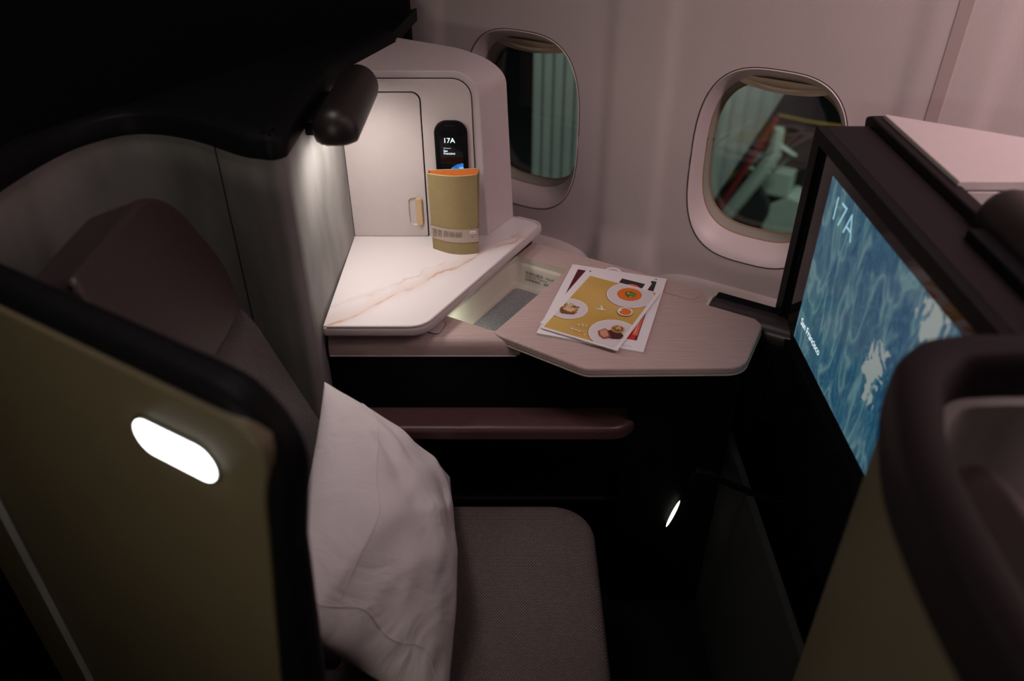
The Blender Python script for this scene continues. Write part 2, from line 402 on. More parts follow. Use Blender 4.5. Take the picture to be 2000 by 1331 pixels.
def dado():
    vs, fs = [], []; n = 220
    for i in range(n + 1):
        s = -2.7 + 6.4 * i / n; g = max(math.exp(-((s - p) / .085) ** 2) for p in PIL)
        zt = -.924 - .075 * g
        for (d, z) in ((1.60, zt + .002), (1.535, zt), (1.47, zt - .012), (1.40, zt - .045), (1.375, -1.05), (1.37, -1.3), (1.37, -1.56)): vs.append(Wp(s, d, z))
    for i in range(n):
        for j in range(6): q = i * 7 + j; fs.append([q, q + 1, q + 8, q + 7])
    return tag(mk('baseboard_window_side', vs, fs, M['surround']), kind='structure')
dado()
for i, s in enumerate((-1.268, -.0765)):
    vs, fs = [], []
    zs = [-.95 + 1.65 * k / 30 for k in range(31)]
    for z in zs:
        for ds, e in ((-.0125, -.004), (-.0105, .0015), (.0105, .0015), (.0125, -.004)):
            d = (DW(s, z) if i else 1.56 - .30 * max(0, z + .12) ** 2); vs.append(Wp(s + ds, d - e, z))
    for k in range(30):
        for j in range(3): q = k * 4 + j; fs.append([q, q + 1, q + 5, q + 4])
    tag(mk('trim_%d' % (i + 1), vs, fs, M['trimstrip']), kind='structure')
def window(n, c):
    root = bpy.data.objects.new('window_%d' % n, None); C.objects.link(root); root.location = Wp(c, 1.56, WZ - WV); root.empty_display_size = .05; root['kind'] = 'structure'
    K = 96
    def ring(hw, hh, d, dz=0, nn=3.0):
        out = []
        for k in range(K):
            x, z = sup(2 * math.pi * k / K, hw, hh, nn); out.append(Wp(c + x, DW(c + x, WZ + dz + z) + d, WZ + dz + z))
        return out
    mk_r = lambda name, rings, m: loft(name, [r + [r[0]] for r in rings], m, root, closed=False, ang=50)
    mk_r('surround', [ring(.1515, .2075, .006), ring(.1505, .2065, .0005), ring(.1485, .2045, -.001), ring(.146, .198, .004, .003), ring(.141, .187, .020, .006), ring(.1365, .177, .036, .0065), ring(.1345, .1725, .043, .007)], M['surround'])
    tube('gasket', ring(.1517, .2077, .001), .0014, M['gasket'], root, closed=True, k=6)
    tube('seal', ring(.1343, .1722, .0445, .007), .0018, M['gold_seal'], root, closed=True, k=6)
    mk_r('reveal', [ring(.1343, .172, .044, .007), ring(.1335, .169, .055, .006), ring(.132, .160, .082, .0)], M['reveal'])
    tube('frame_edge', ring(.1315, .1595, .080, 0), .0022, M['gold_seal'], root, closed=True, k=6)
    g = ring(.1335, .162, .084, 0)
    slabv = g + [p + N * .004 for p in g]
    mk('pane', slabv, [list(range(K)), [K + i for i in range(K)][::-1]] + [[i, (i + 1) % K, K + (i + 1) % K, K + i] for i in range(K)], M['pane'], root, smooth=False)
    # partly lowered shade, its lower lip and finger ridge
    vs, fs = [], []; nx = 24
    prof = ((.178, .036), (.168, .042), (.160, .045), (.155, .041), (.1515, .041), (.1500, .050), (.1510, .060))
    for i in range(nx + 1):
        t = -1 + 2 * i / nx
        for z, d in prof:
            sag = .012 * (t * t) ; zz = z + sag * (1 if z < .165 else 0)
            hw = .134 * (1 - min(1, abs(zz - .007) / .1735) ** 3.0) ** (1 / 3.0) if abs(zz - .007) < .1735 else .03
            hw = max(hw, .075)
            vs.append(Wp(c + t * hw, 1.56 + d, WZ + zz))
    for i in range(nx):
        for j in range(len(prof) - 1): q = i * len(prof) + j; fs.append([q, q + 1, q + len(prof) + 1, q + len(prof)])
    mk('window_shade', vs, fs, M['shade'], root, ang=60)
    path = [Wp(c - .075 + .15 * i / 20, 1.56 + .038 - .006 * math.sin(math.pi * i / 20), WZ + .172 - .010 * math.sin(math.pi * i / 20)) for i in range(21)]
    tube('shade_ridge', path, [.0005 + .0028 * math.sin(math.pi * i / 20) for i in range(21)], M['shade'], root, k=8)
for i, c in enumerate(WIN): window(i + 1, c)
# bulkhead behind the seat, dark, running from the cabin wall across to the aisle
tag(slab('wall_left', [(-1.19, .0), (-1.15, .0), (-1.15, 1.47), (-1.165, 1.50), (-1.19, 1.50)], floor_fr, -1.55, .75, M['blackwall'], smooth=False), kind='structure')

# ================================================================== OUTSIDE
M['pleat'] = mottled('pale_green_canopy', (.38, .40, .37), (.44, .46, .43), 3, .8, 0)
M['gse'] = mottled('loader_paint', (.55, .62, .55), (.48, .55, .48), 4, .6, 0)
M['tyre'] = mat('tyre_rubber', (.03, .03, .03), .8); M['redpaint'] = mat('red_paint', (.35, .03, .04), .6); M['yellow'] = mat('wheel_yellow', (.4, .22, .03), .6)
M['apron'] = mottled('apron_concrete', (.030, .030, .032), (.045, .042, .045), .6, .9, 0)
tag(slab('apron', [(-14, 1.9), (14, 1.9), (14, 26), (-14, 26)], floor_fr, -5.1, -5.0, M['apron'], smooth=False), kind='structure')
def bellows():
    vs, fs = [], []; s0, s1 = -2.60, -.86; n = 44
    for i in range(n + 1):
        s = s0 + (s1 - s0) * i / n; d = 4.6 + (.035 if i % 2 else 0)
        zb = min(-1.2, max(-2.35, -2.35 + (s + 1.38) * 2.35)) if s > -1.9 else -2.4
        for z in (-.4, (zb - .4) / 2, zb): vs.append(Wp(s, d, z))
    for i in range(n):
        for j in range(2): q = i * 3 + j; fs.append([q, q + 1, q + 4, q + 3])
    b = len(vs)
    t = thing('boarding_bridge', Wp(-1.5, 4.6, -2.2), 'pale green pleated boarding bridge canopy seen outside through the windows', 'boarding bridge')
    mk('canopy', vs, fs, M['pleat'], t, smooth=False)
    fr = frame(Wp(0, 4.75, 0), A, (0, 0, 1))
    slab('back_frame', [(-2.55, -2.2), (-2.1, -2.2), (-2.1, -.3), (-2.55, -.3)], fr, .0, .06, M['black'], t, smooth=False)
bellows()
def loader():
    D = 9.0
    t = thing('belt_loader', at_w(1480, 420, D), 'parked belt loader with raised conveyor and white cab outside the second window', 'airport vehicle')
    P = lambda u, v, d=D: at_w(u, v, d)
    tube('conveyor_arm', [P(1395, 448), P(1455, 375), P(1512, 300), P(1522, 250)], [.09, .09, .09, .06], M['gse'], t, k=8)
    tube('handrail', [P(1385, 435, 8.7), P(1442, 350, 8.7), P(1480, 290, 8.7), P(1516, 232, 8.7)], .032, M['redpaint'], t, k=8)
    tube('cab_frame', [P(1512, 278), P(1552, 303), P(1505, 338), P(1462, 326), P(1512, 278)], .035, M['gse'], t, k=6)
    tube('boom', [P(1520, 225), P(1580, 238), P(1660, 250)], .015, M['yellow'], t, k=6)
    c = P(1452, 400, 9.3)
    fr = frame(c, A, (0, 0, 1))
    circ = [(.33 * math.cos(q), .33 * math.sin(q)) for q in [2 * math.pi * i / 32 for i in range(32)]]
    slab('wheel', circ, fr, -.12, .12, M['tyre'], t)
    tube('wheel_arch', [fp(fr, .37 * math.cos(q), .37 * math.sin(q), -.1) for q in [math.radians(-40 + 10 * i) for i in range(20)]], .03, M['yellow'], t, k=6)
    fr2 = frame(P(1555, 420, 9.5), A, (0, 0, 1))
    slab('chassis', [(-.36, -.75), (.75, -.75), (.75, .1), (-.1, .30), (-.34, .1)], fr2, -.2, .2, M['gse'], t, smooth=False, bev=.02)
    slab('engine_box', [(-.25, -.2), (.12, -.2), (.12, .12), (-.25, .12)], frame(P(1530, 350, 9.4), A, (0, 0, 1)), -.1, .1, M['gse'], t, smooth=False, bev=.02)
loader()
# ================================================================== SEAT SHELLS
SH = Vector((.87, -.515))                       # one seat pitch along the aircraft
nook = [(-.3285, 1.10), (-.341, 1.088), (-.36, 1.092), (-.389, 1.103), (-.455, 1.150), (-.50, 1.175), (-.547, 1.190), (-.588, 1.188), (-.62, 1.165), (-.648, 1.125), (-.665, 1.07), (-.677, .99), (-.683, .88), (-.68, .75)]
nook_path = [(-.322, 1.470), (-.326, 1.30), (-.328, 1.16), (-.328, 1.125)] + [tuple(p) for p in catmull([Vector(p) for p in nook], 5)]
def shell_seat():
    t = thing('suite_shell', V(-.5, 1.15, -1.55), 'tall grey marbled surround wrapping behind the seat, with black rim', 'seat shell')
    # inner wall, thickness to the right of travel
    sweep_z('inner_panel', nook_path, [(-.0, -.445), (-.0, -1.5), (.012, -1.5), (.012, -.445)], M['felt'], t, ang=40)
    seam = [p for p in nook_path if abs(p[0] + .431) < .012]
    sp = seam[len(seam) // 2]
    tube('panel_seam', [V(sp[0] + .0005, sp[1] - .001, -.44), V(sp[0] + .0005, sp[1] - .001, -1.1)], .0011, M['groove'], t, k=6)
    rim_path = [(-.238, 1.665), (-.262, 1.60), (-.300, 1.50), (-.322, 1.43)] + nook_path[1:]
    sweep_z('rim', rim_path, [(-.004, -.445), (-.004, -.418), (.002, -.412), (.03, -.410), (.03, -.445)], M['black'], t, ang=50)
    top = [(p[0], p[1]) for p in rim_path]
    fr = frame(V(0, 0, 0), (1, 0, 0), (0, 1, 0))
    e = [Wp(-1.148, .15, 0), Wp(-1.148, 1.50, 0), Wp(-1.148, 1.54, 0)]
    slab('top_cover', top[::-1][0:0] + top + [(e[0].x, e[0].y), (e[1].x, e[1].y)], fr, -.440, -.4135, M['black'], t, smooth=False)
shell_seat()
def aisle_panel():
    t = thing('aisle_panel', Wp(-.7, .32, -1.55), 'olive aisle-side seat panel with thick black rim and glowing slot light', 'seat partition')
    fr = frame(Wp(0, .30, 0), A, (0, 0, 1))      # normal points inboard
    nrm = fr[3]
    sgn = 1 if nrm.dot(N) < 0 else -1
    body = rpoly([(-1.14, -1.50, .0), (-.60, -1.50, .05), (-.478, -.82, .25), (-.425, -.50, .12), (-.400, -.418, .055), (-1.14, -.414, 0)], 10)
    slab('panel', body, fr, sgn * .0, -sgn * .02, M['olive'], t, bev=.003)
    outer = rpoly([(-1.13, -1.52, .0), (-.56, -1.52, .05), (-.446, -.82, .25), (-.425, -.58, .1), (-.385, -.400, .085), (-1.13, -.396, 0)], 12)
    slab('rim', outer, fr, -sgn * .006, -sgn * .046, M['black'], t, bev=.014, seg=4)
    # courtesy light: a pill lens in a dark bezel
    c0 = Vector((-.562, -.489)); c1 = Vector((-.496, -.4875))
    d = (c1 - c0).normalized(); pr = Vector((-d.y, d.x))
    def pill(r, k=12):
        out = []
        for i in range(k + 1): q = math.pi * i / k; out.append(c1 + pr * r * math.cos(q) * 1 + d * r * math.sin(q))
        for i in range(k + 1): q = math.pi * i / k; out.append(c0 - pr * r * math.cos(q) - d * r * math.sin(q))
        return out
    slab('light_bezel', pill(.0225), fr, sgn * .0002, sgn * .002, M['black'], t, bev=.0006)
    slab('courtesy_light', pill(.0195), fr, sgn * .002, sgn * .004, M['slot'], t, bev=.001)
aisle_panel()
def shell_next():
    t = thing('suite_shell', V(.5, .6, -1.55), 'rounded olive seat shell with broad dark rim at the lower right corner', 'seat shell')
    outer = [(.70, .685), (.60, .650), (.477, .620), (.43, .619), (.398, .614), (.373, .605), (.348, .582), (.333, .555), (.319, .52), (.305, .478), (.295, .435), (.289, .38), (.287, .32), (.290, .25), (.31, .16), (.36, .10), (.45, .04)]
    op = [tuple(p) for p in catmull([Vector(p) for p in outer], 6)]
    inn = [(.70, .650), (.60, .612), (.50, .583), (.445, .579), (.412, .575), (.392, .562), (.374, .54), (.360, .51), (.345, .47), (.336, .42), (.331, .36), (.331, .30), (.336, .25), (.35, .19), (.39, .14), (.47, .08)]
    ip = [tuple(p) for p in catmull([Vector(p) for p in inn], 6)]
    sweep_z('outer_panel', op, [(-.006, -.450), (-.006, -1.5), (-.016, -1.5), (-.016, -.450)], M['olive'], t, ang=60)
    # rim: loft between the outer and inner outlines
    n = min(len(op), len(ip)); rings = []
    for i in range(n):
        a = Vector(op[int(i * (len(op) - 1) / (n - 1))]); b = Vector(ip[int(i * (len(ip) - 1) / (n - 1))])
        prof = ((0, -.475), (-.02, -.455), (0, -.434), (.10, -.424), (.25, -.420), (.75, -.420), (.9, -.424), (1, -.434), (1, -.475))
        rings.append([V(*(a.lerp(b, f)), z) for f, z in prof])
    loft('rim', rings, M['rim'], t, ang=60)
    sweep_z('inner_panel', ip, [(.0, -.47), (.0, -1.3), (-.012, -1.3), (-.012, -.47)], M['felt'], t, ang=60)
shell_next()
def partition():
    t = thing('monitor_partition', V(.585, .9, -1.55), 'thin black ridge-topped partition wall behind the seat screen', 'partition')
    fr = frame(V(.5735, 0, 0), (0, 1, 0), (0, 0, 1))
    slab('panel', [(.66, -1.5), (1.24, -1.5), (1.255, -.466), (.66, -.466)], fr, 0, .016, M['felt'], t, smooth=False)
    slab('ridge', rpoly([(.640, -.468, 0), (1.262, -.468, 0), (1.268, -.446, .006), (1.25, -.438, .01), (.640, -.438, 0)]), fr, -.002, .020, M['rim'], t, bev=.003)
partition()

# ================================================================== CABINETS
def cabinet(off, label, xl=-.324):
    ox, oy = off
    t = thing('storage_cabinet', V(-.19 + ox, 1.53 + oy, -.765), label, 'cabinet')
    Y0 = 1.473; ZB, ZT = -.765, -.4315
    def XR(z): return -.062 + .013 * (ZT - z) / (ZT - ZB)
    def prof(r, inset=0, k=10):
        P = rpoly([(xl, ZB, 0), (xl, ZT - inset, 0), (XR(ZT) - inset, ZT - inset, r), (XR(ZB) - inset, ZB, 0)], k); return P
    def shell(name, P, m, y0, back=1.335, **kw):
        rings = []
        for f in (0, .02, .5, 1):
            ring = []
            for p in P:
                xr = max(0, min(1, (p[0] + .10) / .045)); dirv = Vector((.515 * xr, 1 - .143 * xr, 0)).normalized()
                st = Vector((p[0], y0, 0)); tt = (back - st.dot(N)) / dirv.dot(N); q = st + dirv * tt * f
                ring.append(V(q.x + ox, q.y + oy, p[1]))
            rings.append(ring)
        return loft(name, rings, m, t, **kw)
    P = prof(.052)
    shell('body', P, M['white_gloss'], Y0 - .004, bev=.003)
    fr = frame(V(ox, Y0 - .004 + oy, 0), (1, 0, 0), (0, 0, 1))   # normal towards the seat
    # dark reveal plate, then the front panel and the door leaf standing just proud of it
    slab('gap_plate', rpoly([(xl + .002, ZB, 0), (-.0685, ZB, 0), (-.0745, ZT - .0125, .037), (xl + .002, ZT - .0125, 0)], 10), fr, .0004, .0012, M['groove'], t, smooth=False)
    door = rpoly([(xl + .0035, -.7635, .003), (-.1712, -.7635, .004), (-.1712, -.4705, .016), (xl + .0035, -.4705, .001)], 8)
    panel = [(xl + .002, -.4682)] + [tuple(p) for p in rpoly([(-.26, -.4682, 0), (-.1686, -.4682, .017), (-.1686, -.6, 0)], 8)][1:-1] + [(-.1686, ZB)] + [tuple(p) for p in rpoly([(-.0700, ZB, 0), (-.0760, ZT - .0140, .036), (xl + .002, ZT - .0140, 0)], 10)]
    slab('front_panel', panel, fr, .001, .0042, M['white_gloss'], t, bev=.0008, seg=2)
    hole = rrect(-.2065, -.7395, -.1785, -.6795, .009)
    holed('door', [tuple(p) for p in door], [[tuple(p) for p in hole[::-1]]], fr, .001, .0050, M['white_gloss'], t, bev=.0006, seg=2)
    dr = t.children[-1] if len(t.children) else None
    return t, fr
cab17, cab_fr = cabinet((0, 0), 'pale lacquered storage cabinet with hinged door on the marble counter')
door17 = [o for o in bpy.data.objects if o.parent == cab17 and o.name.startswith('door')][0]
def handle():
    fr = cab_fr
    # recess cup behind the cut-out, and the gold grip at its right
    outer = rrect(-.2068, -.7398, -.1782, -.6792, .009); inner = rrect(-.2045, -.7375, -.1805, -.6815, .008)
    vs = [fp(fr, p.x, p.y, .0046) for p in outer] + [fp(fr, p.x, p.y, .0014) for p in inner]; n = len(outer)
    WL[door17.name] = WL[cab17.name] if cab17.name in WL else cab17.location.copy()
    mk('handle_recess', vs, [[i, (i + 1) % n, n + (i + 1) % n, n + i] for i in range(n)] + [list(range(n, 2 * n))], M['white_gloss'], door17)
    slab('handle', rrect(-.1925, -.7400, -.1782, -.6780, .0071, 8), fr, .0045, .0095, M['gold'], door17, bev=.003)
handle()
cab16, _ = cabinet((.87, -.488), 'pale pink-lit cabinet top beyond the black partition at right', -.283)
# upper shelf fascia lines of the far cabinet are part of its front panel

def lamp(off, label):
    ox, oy = off
    t = thing('reading_lamp', V(-.30 + ox, 1.25 + oy, -.47), label, 'reading lamp', 'reading lamps on the seat shells')
    cy = (1.155 + oy, 1.425 + oy); r = .037; cx = -.268 + ox; cz = -.437
    rings = []; K = 28
    ys = []
    for i in range(9): a = math.pi / 2 * i / 8; ys.append((cy[0] + .026 - .026 * math.cos(math.pi / 2 - a) * 1 if False else cy[0] + .026 * (1 - math.sin(a)), math.cos(a)))
    ys = [(cy[0] + .028 * (1 - math.cos(math.pi / 2 * i / 8)) , math.sin(math.pi / 2 * i / 8)) for i in range(9)]
    ys += [(cy[1] - .028 * (1 - math.cos(math.pi / 2 * i / 8)), math.sin(math.pi / 2 * i / 8)) for i in range(8, -1, -1)]
    for y, f in ys:
        f = max(f, .02); ring = []
        for k in range(K):
            q = 2 * math.pi * k / K; x = math.cos(q) * r * f; z = math.sin(q) * r * f
            z = max(z, -.016)                       # flat light opening underneath
            ring.append(V(cx + x * .95, y, cz + z))
        rings.append(ring)
    loft('lamp_body', rings, M['dark_brown'], t, ang=50)
    fr = frame(V(cx, 0, cz - .0165), (1, 0, 0), (0, 1, 0))
    slab('lens', rrect(-.022, cy[0] + .03, .022, cy[1] - .03, .02), fr, -.002, .0, M['lamp_lens'], t, smooth=False)
    slab('bracket', [(-.327 + ox, 1.225 + oy), (-.285 + ox, 1.225 + oy), (-.285 + ox, 1.375 + oy), (-.327 + ox, 1.375 + oy)], frame(V(0, 0, -.45), (1, 0, 0), (0, 1, 0)), -.012, .012, M['black'], t, bev=.003)
    return t
lamp((0, 0), 'dark capsule reading lamp on the grey shell, lighting the marble counter')
lamp((.87, -.515), 'out-of-focus dark capsule lamp at the right edge, beside the far cabinet')
def lamp_light(loc, p):
    l = bpy.data.lights.new('reading_lamp_light', 'AREA'); l.shape = 'RECTANGLE'; l.size = .035; l.size_y = .16; l.energy = p; l.color = (1, .90, .86); l.spread = math.radians(150)
    o = bpy.data.objects.new('reading_lamp_light', l); C.objects.link(o); o.location = loc; o.rotation_euler = (0, 0, 0)
lamp_light(V(-.268, 1.29, -.4575), .41)

# ================================================================== COUNTER
def counter():
    t = thing('marble_counter', V(-.15, 1.35, -.79), 'white marble side counter with peach veins and raised pale edge', 'counter')
    fr = frame(V(0, 0, 0), (1, 0, 0), (0, 1, 0))
    c_ = Wp(-.727, .915, 0); k1 = Wp(-.727, 1.345, 0); e = Wp(-.79, 1.345, 0)
    pts = [(-.325, 1.131, 0), (-.150, 1.131, .045), (k1.x, k1.y, .022), (e.x, e.y, .0), (-.322, 1.70, 0)]
    outer = rpoly(pts, 10)
    slab('counter_body', outer, fr, -.786, -.766, M['white_gloss'], t, bev=.007, seg=4)
    slab('support', rpoly([(-.322, 1.158, 0), (-.170, 1.158, .03), (k1.x - .022, k1.y - .02, .02), (e.x - .01, e.y - .01, 0), (-.320, 1.69, 0)], 8), fr, -.8, -.785, M['groove'], t, smooth=False)
    f2 = .006
    ins = rpoly([(-.323, 1.131 + .005, 0), (-.150 - .002, 1.131 + .005, .041), (k1.x - .010, k1.y - .006, .018), (e.x - .002, e.y - .012, 0), (-.321, 1.69, 0)], 10)
    slab('marble_top', ins, fr, -.766, -.7648, M['marble'], t, bev=.0006, seg=1)
    path = [V(p.x, p.y, -.7655) for p in rpoly([(-.317, 1.1345, 0), (-.1520, 1.1345, .043), (k1.x - .0048, k1.y - .0038, .019), (e.x - .002, e.y - .0075, 0)], 10)]
    tube('raised_lip', path, .0024, M['white_gloss'], t)
counter()

# ================================================================== CONSOLE
def console():
    t = thing('side_console', V(.1, 1.25, -1.55), 'long side console with pale wood top, black body and open bin', 'console')
    fr = frame(V(0, 0, 0), (1, 0, 0), (0, 1, 0))
    def w2(s, d): p = A * s + N * d; return (p.x, p.y)
    b0 = w2(-1.0, 1.312); b1 = w2(-.362, 1.312); b2 = w2(-.333, 1.262)
    BINP = [(-.747, .985), (-.747, 1.245), (-.56, 1.245), (-.56, 1.06), (-.632, .987)]
    hole_r = rpoly([(*w2(*q), r_) for q, r_ in zip(BINP, (.018, .018, .018, .018, .018))], 6)
    f1 = w2(-.557, .962)
    outer = [(-.322, 1.159), (.0, 1.159), (.30, 1.159), b2, b1, b0, (-.322, 1.70)]
    holed('wood_top', outer, [[tuple(p) for p in hole_r]], fr, -.806, -.800, M['wood'], t, smooth=False)
    # rolled front edge
    prof = [(1.160, -.8), (1.155, -.8008), (1.150, -.8035), (1.146, -.808), (1.1435, -.815), (1.1425, -.824), (1.1425, -.831), (1.150, -.832), (1.160, -.832)]
    rings = []
    for i in range(13):
        x = -.322 + (.345) * i / 12
        rings.append([V(x - (1.160 - y) * .55 * (i / 12) ** 6, y, z) for y, z in prof])
    loft('front_edge', rings, M['wood'], t, ang=50)
    tube('edge_trim', [V(-.322, 1.143, -.8335), V(.008, 1.143, -.8335)], .0016, M['white_gloss'], t, k=8)
    # body
    slab('body', [(-.322, 1.148), (.46, 1.148), w2(-.20, 1.29), w2(-.60, 1.29), w2(-1.0, 1.29), (-.322, 1.60)], fr, -1.5, -.862, M['black'], t, smooth=False)
    holed('upper_body', [(-.322, 1.148), (.36, 1.148), w2(-.34, 1.29), w2(-.60, 1.29), w2(-1.0, 1.29), (-.322, 1.60)], [[tuple(p) for p in hole_r]], fr, -.862, -.806, M['black'], t, smooth=False)
    slab('pocket_flap', rrect(.02, -.895, .21, -.865, .006), frame(V(0, 1.148, 0), (1, 0, 0), (0, 0, 1)), .0005, .0035, M['black'], t, bev=.001)
    slab('lower_rail', rrect(-.30, -1.20, .30, -1.185, .006), frame(V(0, 1.148, 0), (1, 0, 0), (0, 0, 1)), .0, .010, M['rim'], t, bev=.003)
    # release latch
    a = at_z(845, 652, -.8); b = at_z(858, 634, -.8)
    d = Vector((b.x - a.x, b.y - a.y)).normalized(); pr = Vector((-d.y, d.x)); A2 = Vector((a.x, a.y)); B2 = Vector((b.x, b.y)) + d * .008
    pts = [A2 + pr * .011, A2 - pr * .011, B2 - pr * .011, B2 + pr * .011]
    slab('latch_gap', rpoly([(p.x + (p.x - (A2.x + B2.x) / 2) * .07, p.y + (p.y - (A2.y + B2.y) / 2) * .07, .0085) for p in pts], 6), fr, -.800, -.7994, M['groove'], t, smooth=False)
    slab('latch', rpoly([(p.x, p.y, .008) for p in pts], 6), fr, -.800, -.7982, M['surround'], t, bev=.0006)
    # storage bin
    fb = floor_fr
    def ringz(i, z, r): return [Wp(p.x, p.y, z) for p in rpoly([(-.747 + i, .985 + i, r), (-.747 + i, 1.245 - i, r), (-.56 - i, 1.245 - i, r), (-.56 - i, 1.06 + i * .4, r), (-.632 - i * .4, .987 + i, r)], 6)]
    bn = loft('storage_bin', [ringz(0, -.8005, .018), ringz(.0005, -.812, .018), ringz(.006, -.8135, .018), ringz(.0075, -.816, .018), ringz(.012, -.850, .018), ringz(.018, -.8575, .016), ringz(.022, -.858, .014)], M['beige'], t, caps=False, ang=60)
    n = len(ringz(0, 0, .01))
    bm = bmesh.new(); bm.from_mesh(bn.data); bm.verts.ensure_lookup_table(); f = bm.faces.new([bm.verts[6 * n + i] for i in range(n)]); bmesh.ops.recalc_face_normals(bm, faces=bm.faces)
    for f in bm.faces: f.normal_flip()
    bm.to_mesh(bn.data); bm.free()
    WL[bn.name] = WL.get(t.name, t.location.copy())
    slab('bin_mat', rpoly([(-.722, 1.012, .008), (-.722, 1.216, .012), (-.59, 1.216, .012), (-.59, 1.08, .008), (-.645, 1.012, .008)], 6), fb, -.858, -.8565, M['binmat'], bn, smooth=False)
    for u, v in ((963, 526), (893, 589)):
        q = at_w(u, v, 1.1); s_ = -.7462
        r_ = ray(u, v); k_ = s_ / r_.dot(A); q = r_ * k_; q.z += EYE
        f3 = frame(q, N, (0, 0, 1))
        circ = [(.0028 * math.cos(a), .0028 * math.sin(a)) for a in [2 * math.pi * i / 14 for i in range(14)]]
        sg = 1 if f3[3].dot(A) > 0 else -1
        slab('screw', circ, f3, 0, sg * .001, M['metal'], bn)
    # printed notice on the far wall of the bin
    f4 = frame(Wp(-.722, 1.2345, -.821), A, (0, 0, 1))
    if f4[3].dot(N) > 0: f4 = (f4[0], f4[1], f4[2], -f4[3])
    for i, (s_, y_, sz) in enumerate((('耳機及雜誌  Headsets', -.008, .0085), ('Headphones / Magazines', -.0145, .0052), ('起飛降落時，請關上蓋子', -.0235, .0072), ('Close compartment before landing', -.0300, .0052))):
        text('notice_line', s_, sz, f4, .012 if i < 3 else .004, y_, M['ink'], bn, off=.0008)
    l = bpy.data.lights.new('bin_light', 'AREA'); l.shape = 'RECTANGLE'; l.size = .03; l.size_y = .01; l.energy = .035; l.color = (.93, 1, .84)
    o = bpy.data.objects.new('bin_light', l); C.objects.link(o); o.location = Wp(-.69, 1.003, -.812)
    o.rotation_euler = (Wp(-.745, 1.02, -.86) - o.location).to_track_quat('-Z', 'Y').to_euler()
console()
def armrest():
    fr = frame(V(0, 0, 0), (1, 0, 0), (0, 1, 0))
    o = slab('armrest', rpoly([(-.34, 1.084, 0), (.20, 1.084, .055), (.262, 1.15, .01), (-.34, 1.15, 0)], 10), fr, -.985, -.952, M['armleather'], None, bev=.012, seg=5)
    tag(o, 'maroon leather armrest ledge running along the black console wall', 'armrest')
armrest()
def console_end():
    t = thing('table_hinge_cover', Wp(-.2, 1.26, -.83), 'dark rounded hinge cover at the console end beside the seat screen', 'hinge cover')
    path = [Wp(-.337, 1.285, -.826), Wp(-.03, 1.285, -.826)]
    rings = []
    for s in (-.3335, -.332, -.10, -.055):
        rings.append([Wp(s, 1.283 + .034 * math.cos(q), -.824 + .028 * math.sin(q)) for q in [2 * math.pi * k / 24 for k in range(24)]])
    loft('roller', rings, M['roller'], t, ang=40)
    slab('rail', [(-.333, 1.296), (-.06, 1.296), (-.06, 1.318), (-.333, 1.318)], floor_fr, -.815, -.797, M['black'], t, bev=.002)
    slab('cover_body', [(-.333, 1.24), (-.07, 1.24), (-.07, 1.30), (-.333, 1.30)], floor_fr, -1.0, -.835, M['black'], t, smooth=False)
    rings = []
    for s in (-.3395, -.3335):
        rings.append([Wp(s, 1.283 + .032 * math.cos(q), -.822 + .029 * math.sin(q)) for q in [2 * math.pi * k / 24 for k in range(24)]])
    loft('end_cap', rings, M['beige'], t, ang=40)
console_end()
def table():
    t = thing('folding_table', Wp(-.4, 1.1, -.8), 'pale rose wood swing-out table leaf holding the menus', 'table')
    def w2(s, d, r): p = A * s + N * d; return (p.x, p.y, r)
    fr = frame(V(0, 0, 0), (1, 0, 0), (0, 1, 0))
    P = [w2(-.628, .978, .012), w2(-.45, .9685, .01), (.125, 1.056, .03), (.385, 1.060, .045), (.448, 1.185, .022), w2(-.245, 1.262, .006), w2(-.620, 1.262, .004)]
    poly = rpoly(P, 10)
    slab('table_leaf', poly, fr, -.8125, -.7965, M['wood_leaf'], t, bev=.0078, seg=5)
    cx = sum(p.x for p in poly) / len(poly); cy = sum(p.y for p in poly) / len(poly)
    poly2 = rpoly([(p[0] + (cx - p[0]) * -.004, p[1] + (cy - p[1]) * -.004, p[2]) for p in P], 10)
    slab('edge_trim', poly2, fr, -.8135, -.8118, M['beige'], t, smooth=False)
    slab('hinge_plate', rpoly([w2(-.50, 1.266, .003), w2(-.366, 1.266, .012), w2(-.358, 1.29, .01), w2(-.372, 1.304, .012), w2(-.50, 1.304, .003)], 6), fr, -.7998, -.7990, M['wood_leaf'], t, bev=.0003)
table()

# ================================================================== PRINTED MATTER
def clip(poly, x0, y0, x1, y1):
    def cut(P, f, inter):
        out = []
        for i in range(len(P)):
            a, b = P[i - 1], P[i]
            if f(b):
                if not f(a): out.append(inter(a, b))
                out.append(b)
            elif f(a): out.append(inter(a, b))
        return out
    def ix(X): return lambda a, b: (X, a[1] + (b[1] - a[1]) * (X - a[0]) / (b[0] - a[0]))
    def iy(Y): return lambda a, b: (a[0] + (b[0] - a[0]) * (Y - a[1]) / (b[1] - a[1]), Y)
    for f, g in ((lambda p: p[0] >= x0, ix(x0)), (lambda p: p[0] <= x1, ix(x1)), (lambda p: p[1] >= y0, iy(y0)), (lambda p: p[1] <= y1, iy(y1))):
        poly = cut(poly, f, g)
        if not poly: return []
    return poly
def circle(cx, cy, r, k=40, ry=None): return [(cx + r * math.cos(2 * math.pi * i / k), cy + (ry or r) * math.sin(2 * math.pi * i / k)) for i in range(k)]
def blob(cx, cy, r, k=26, j=.18, ry=None): return [(cx + r * (1 + random.uniform(-j, j)) * math.cos(2 * math.pi * i / k), cy + (ry or r) * (1 + random.uniform(-j, j)) * math.sin(2 * math.pi * i / k)) for i in range(k)]
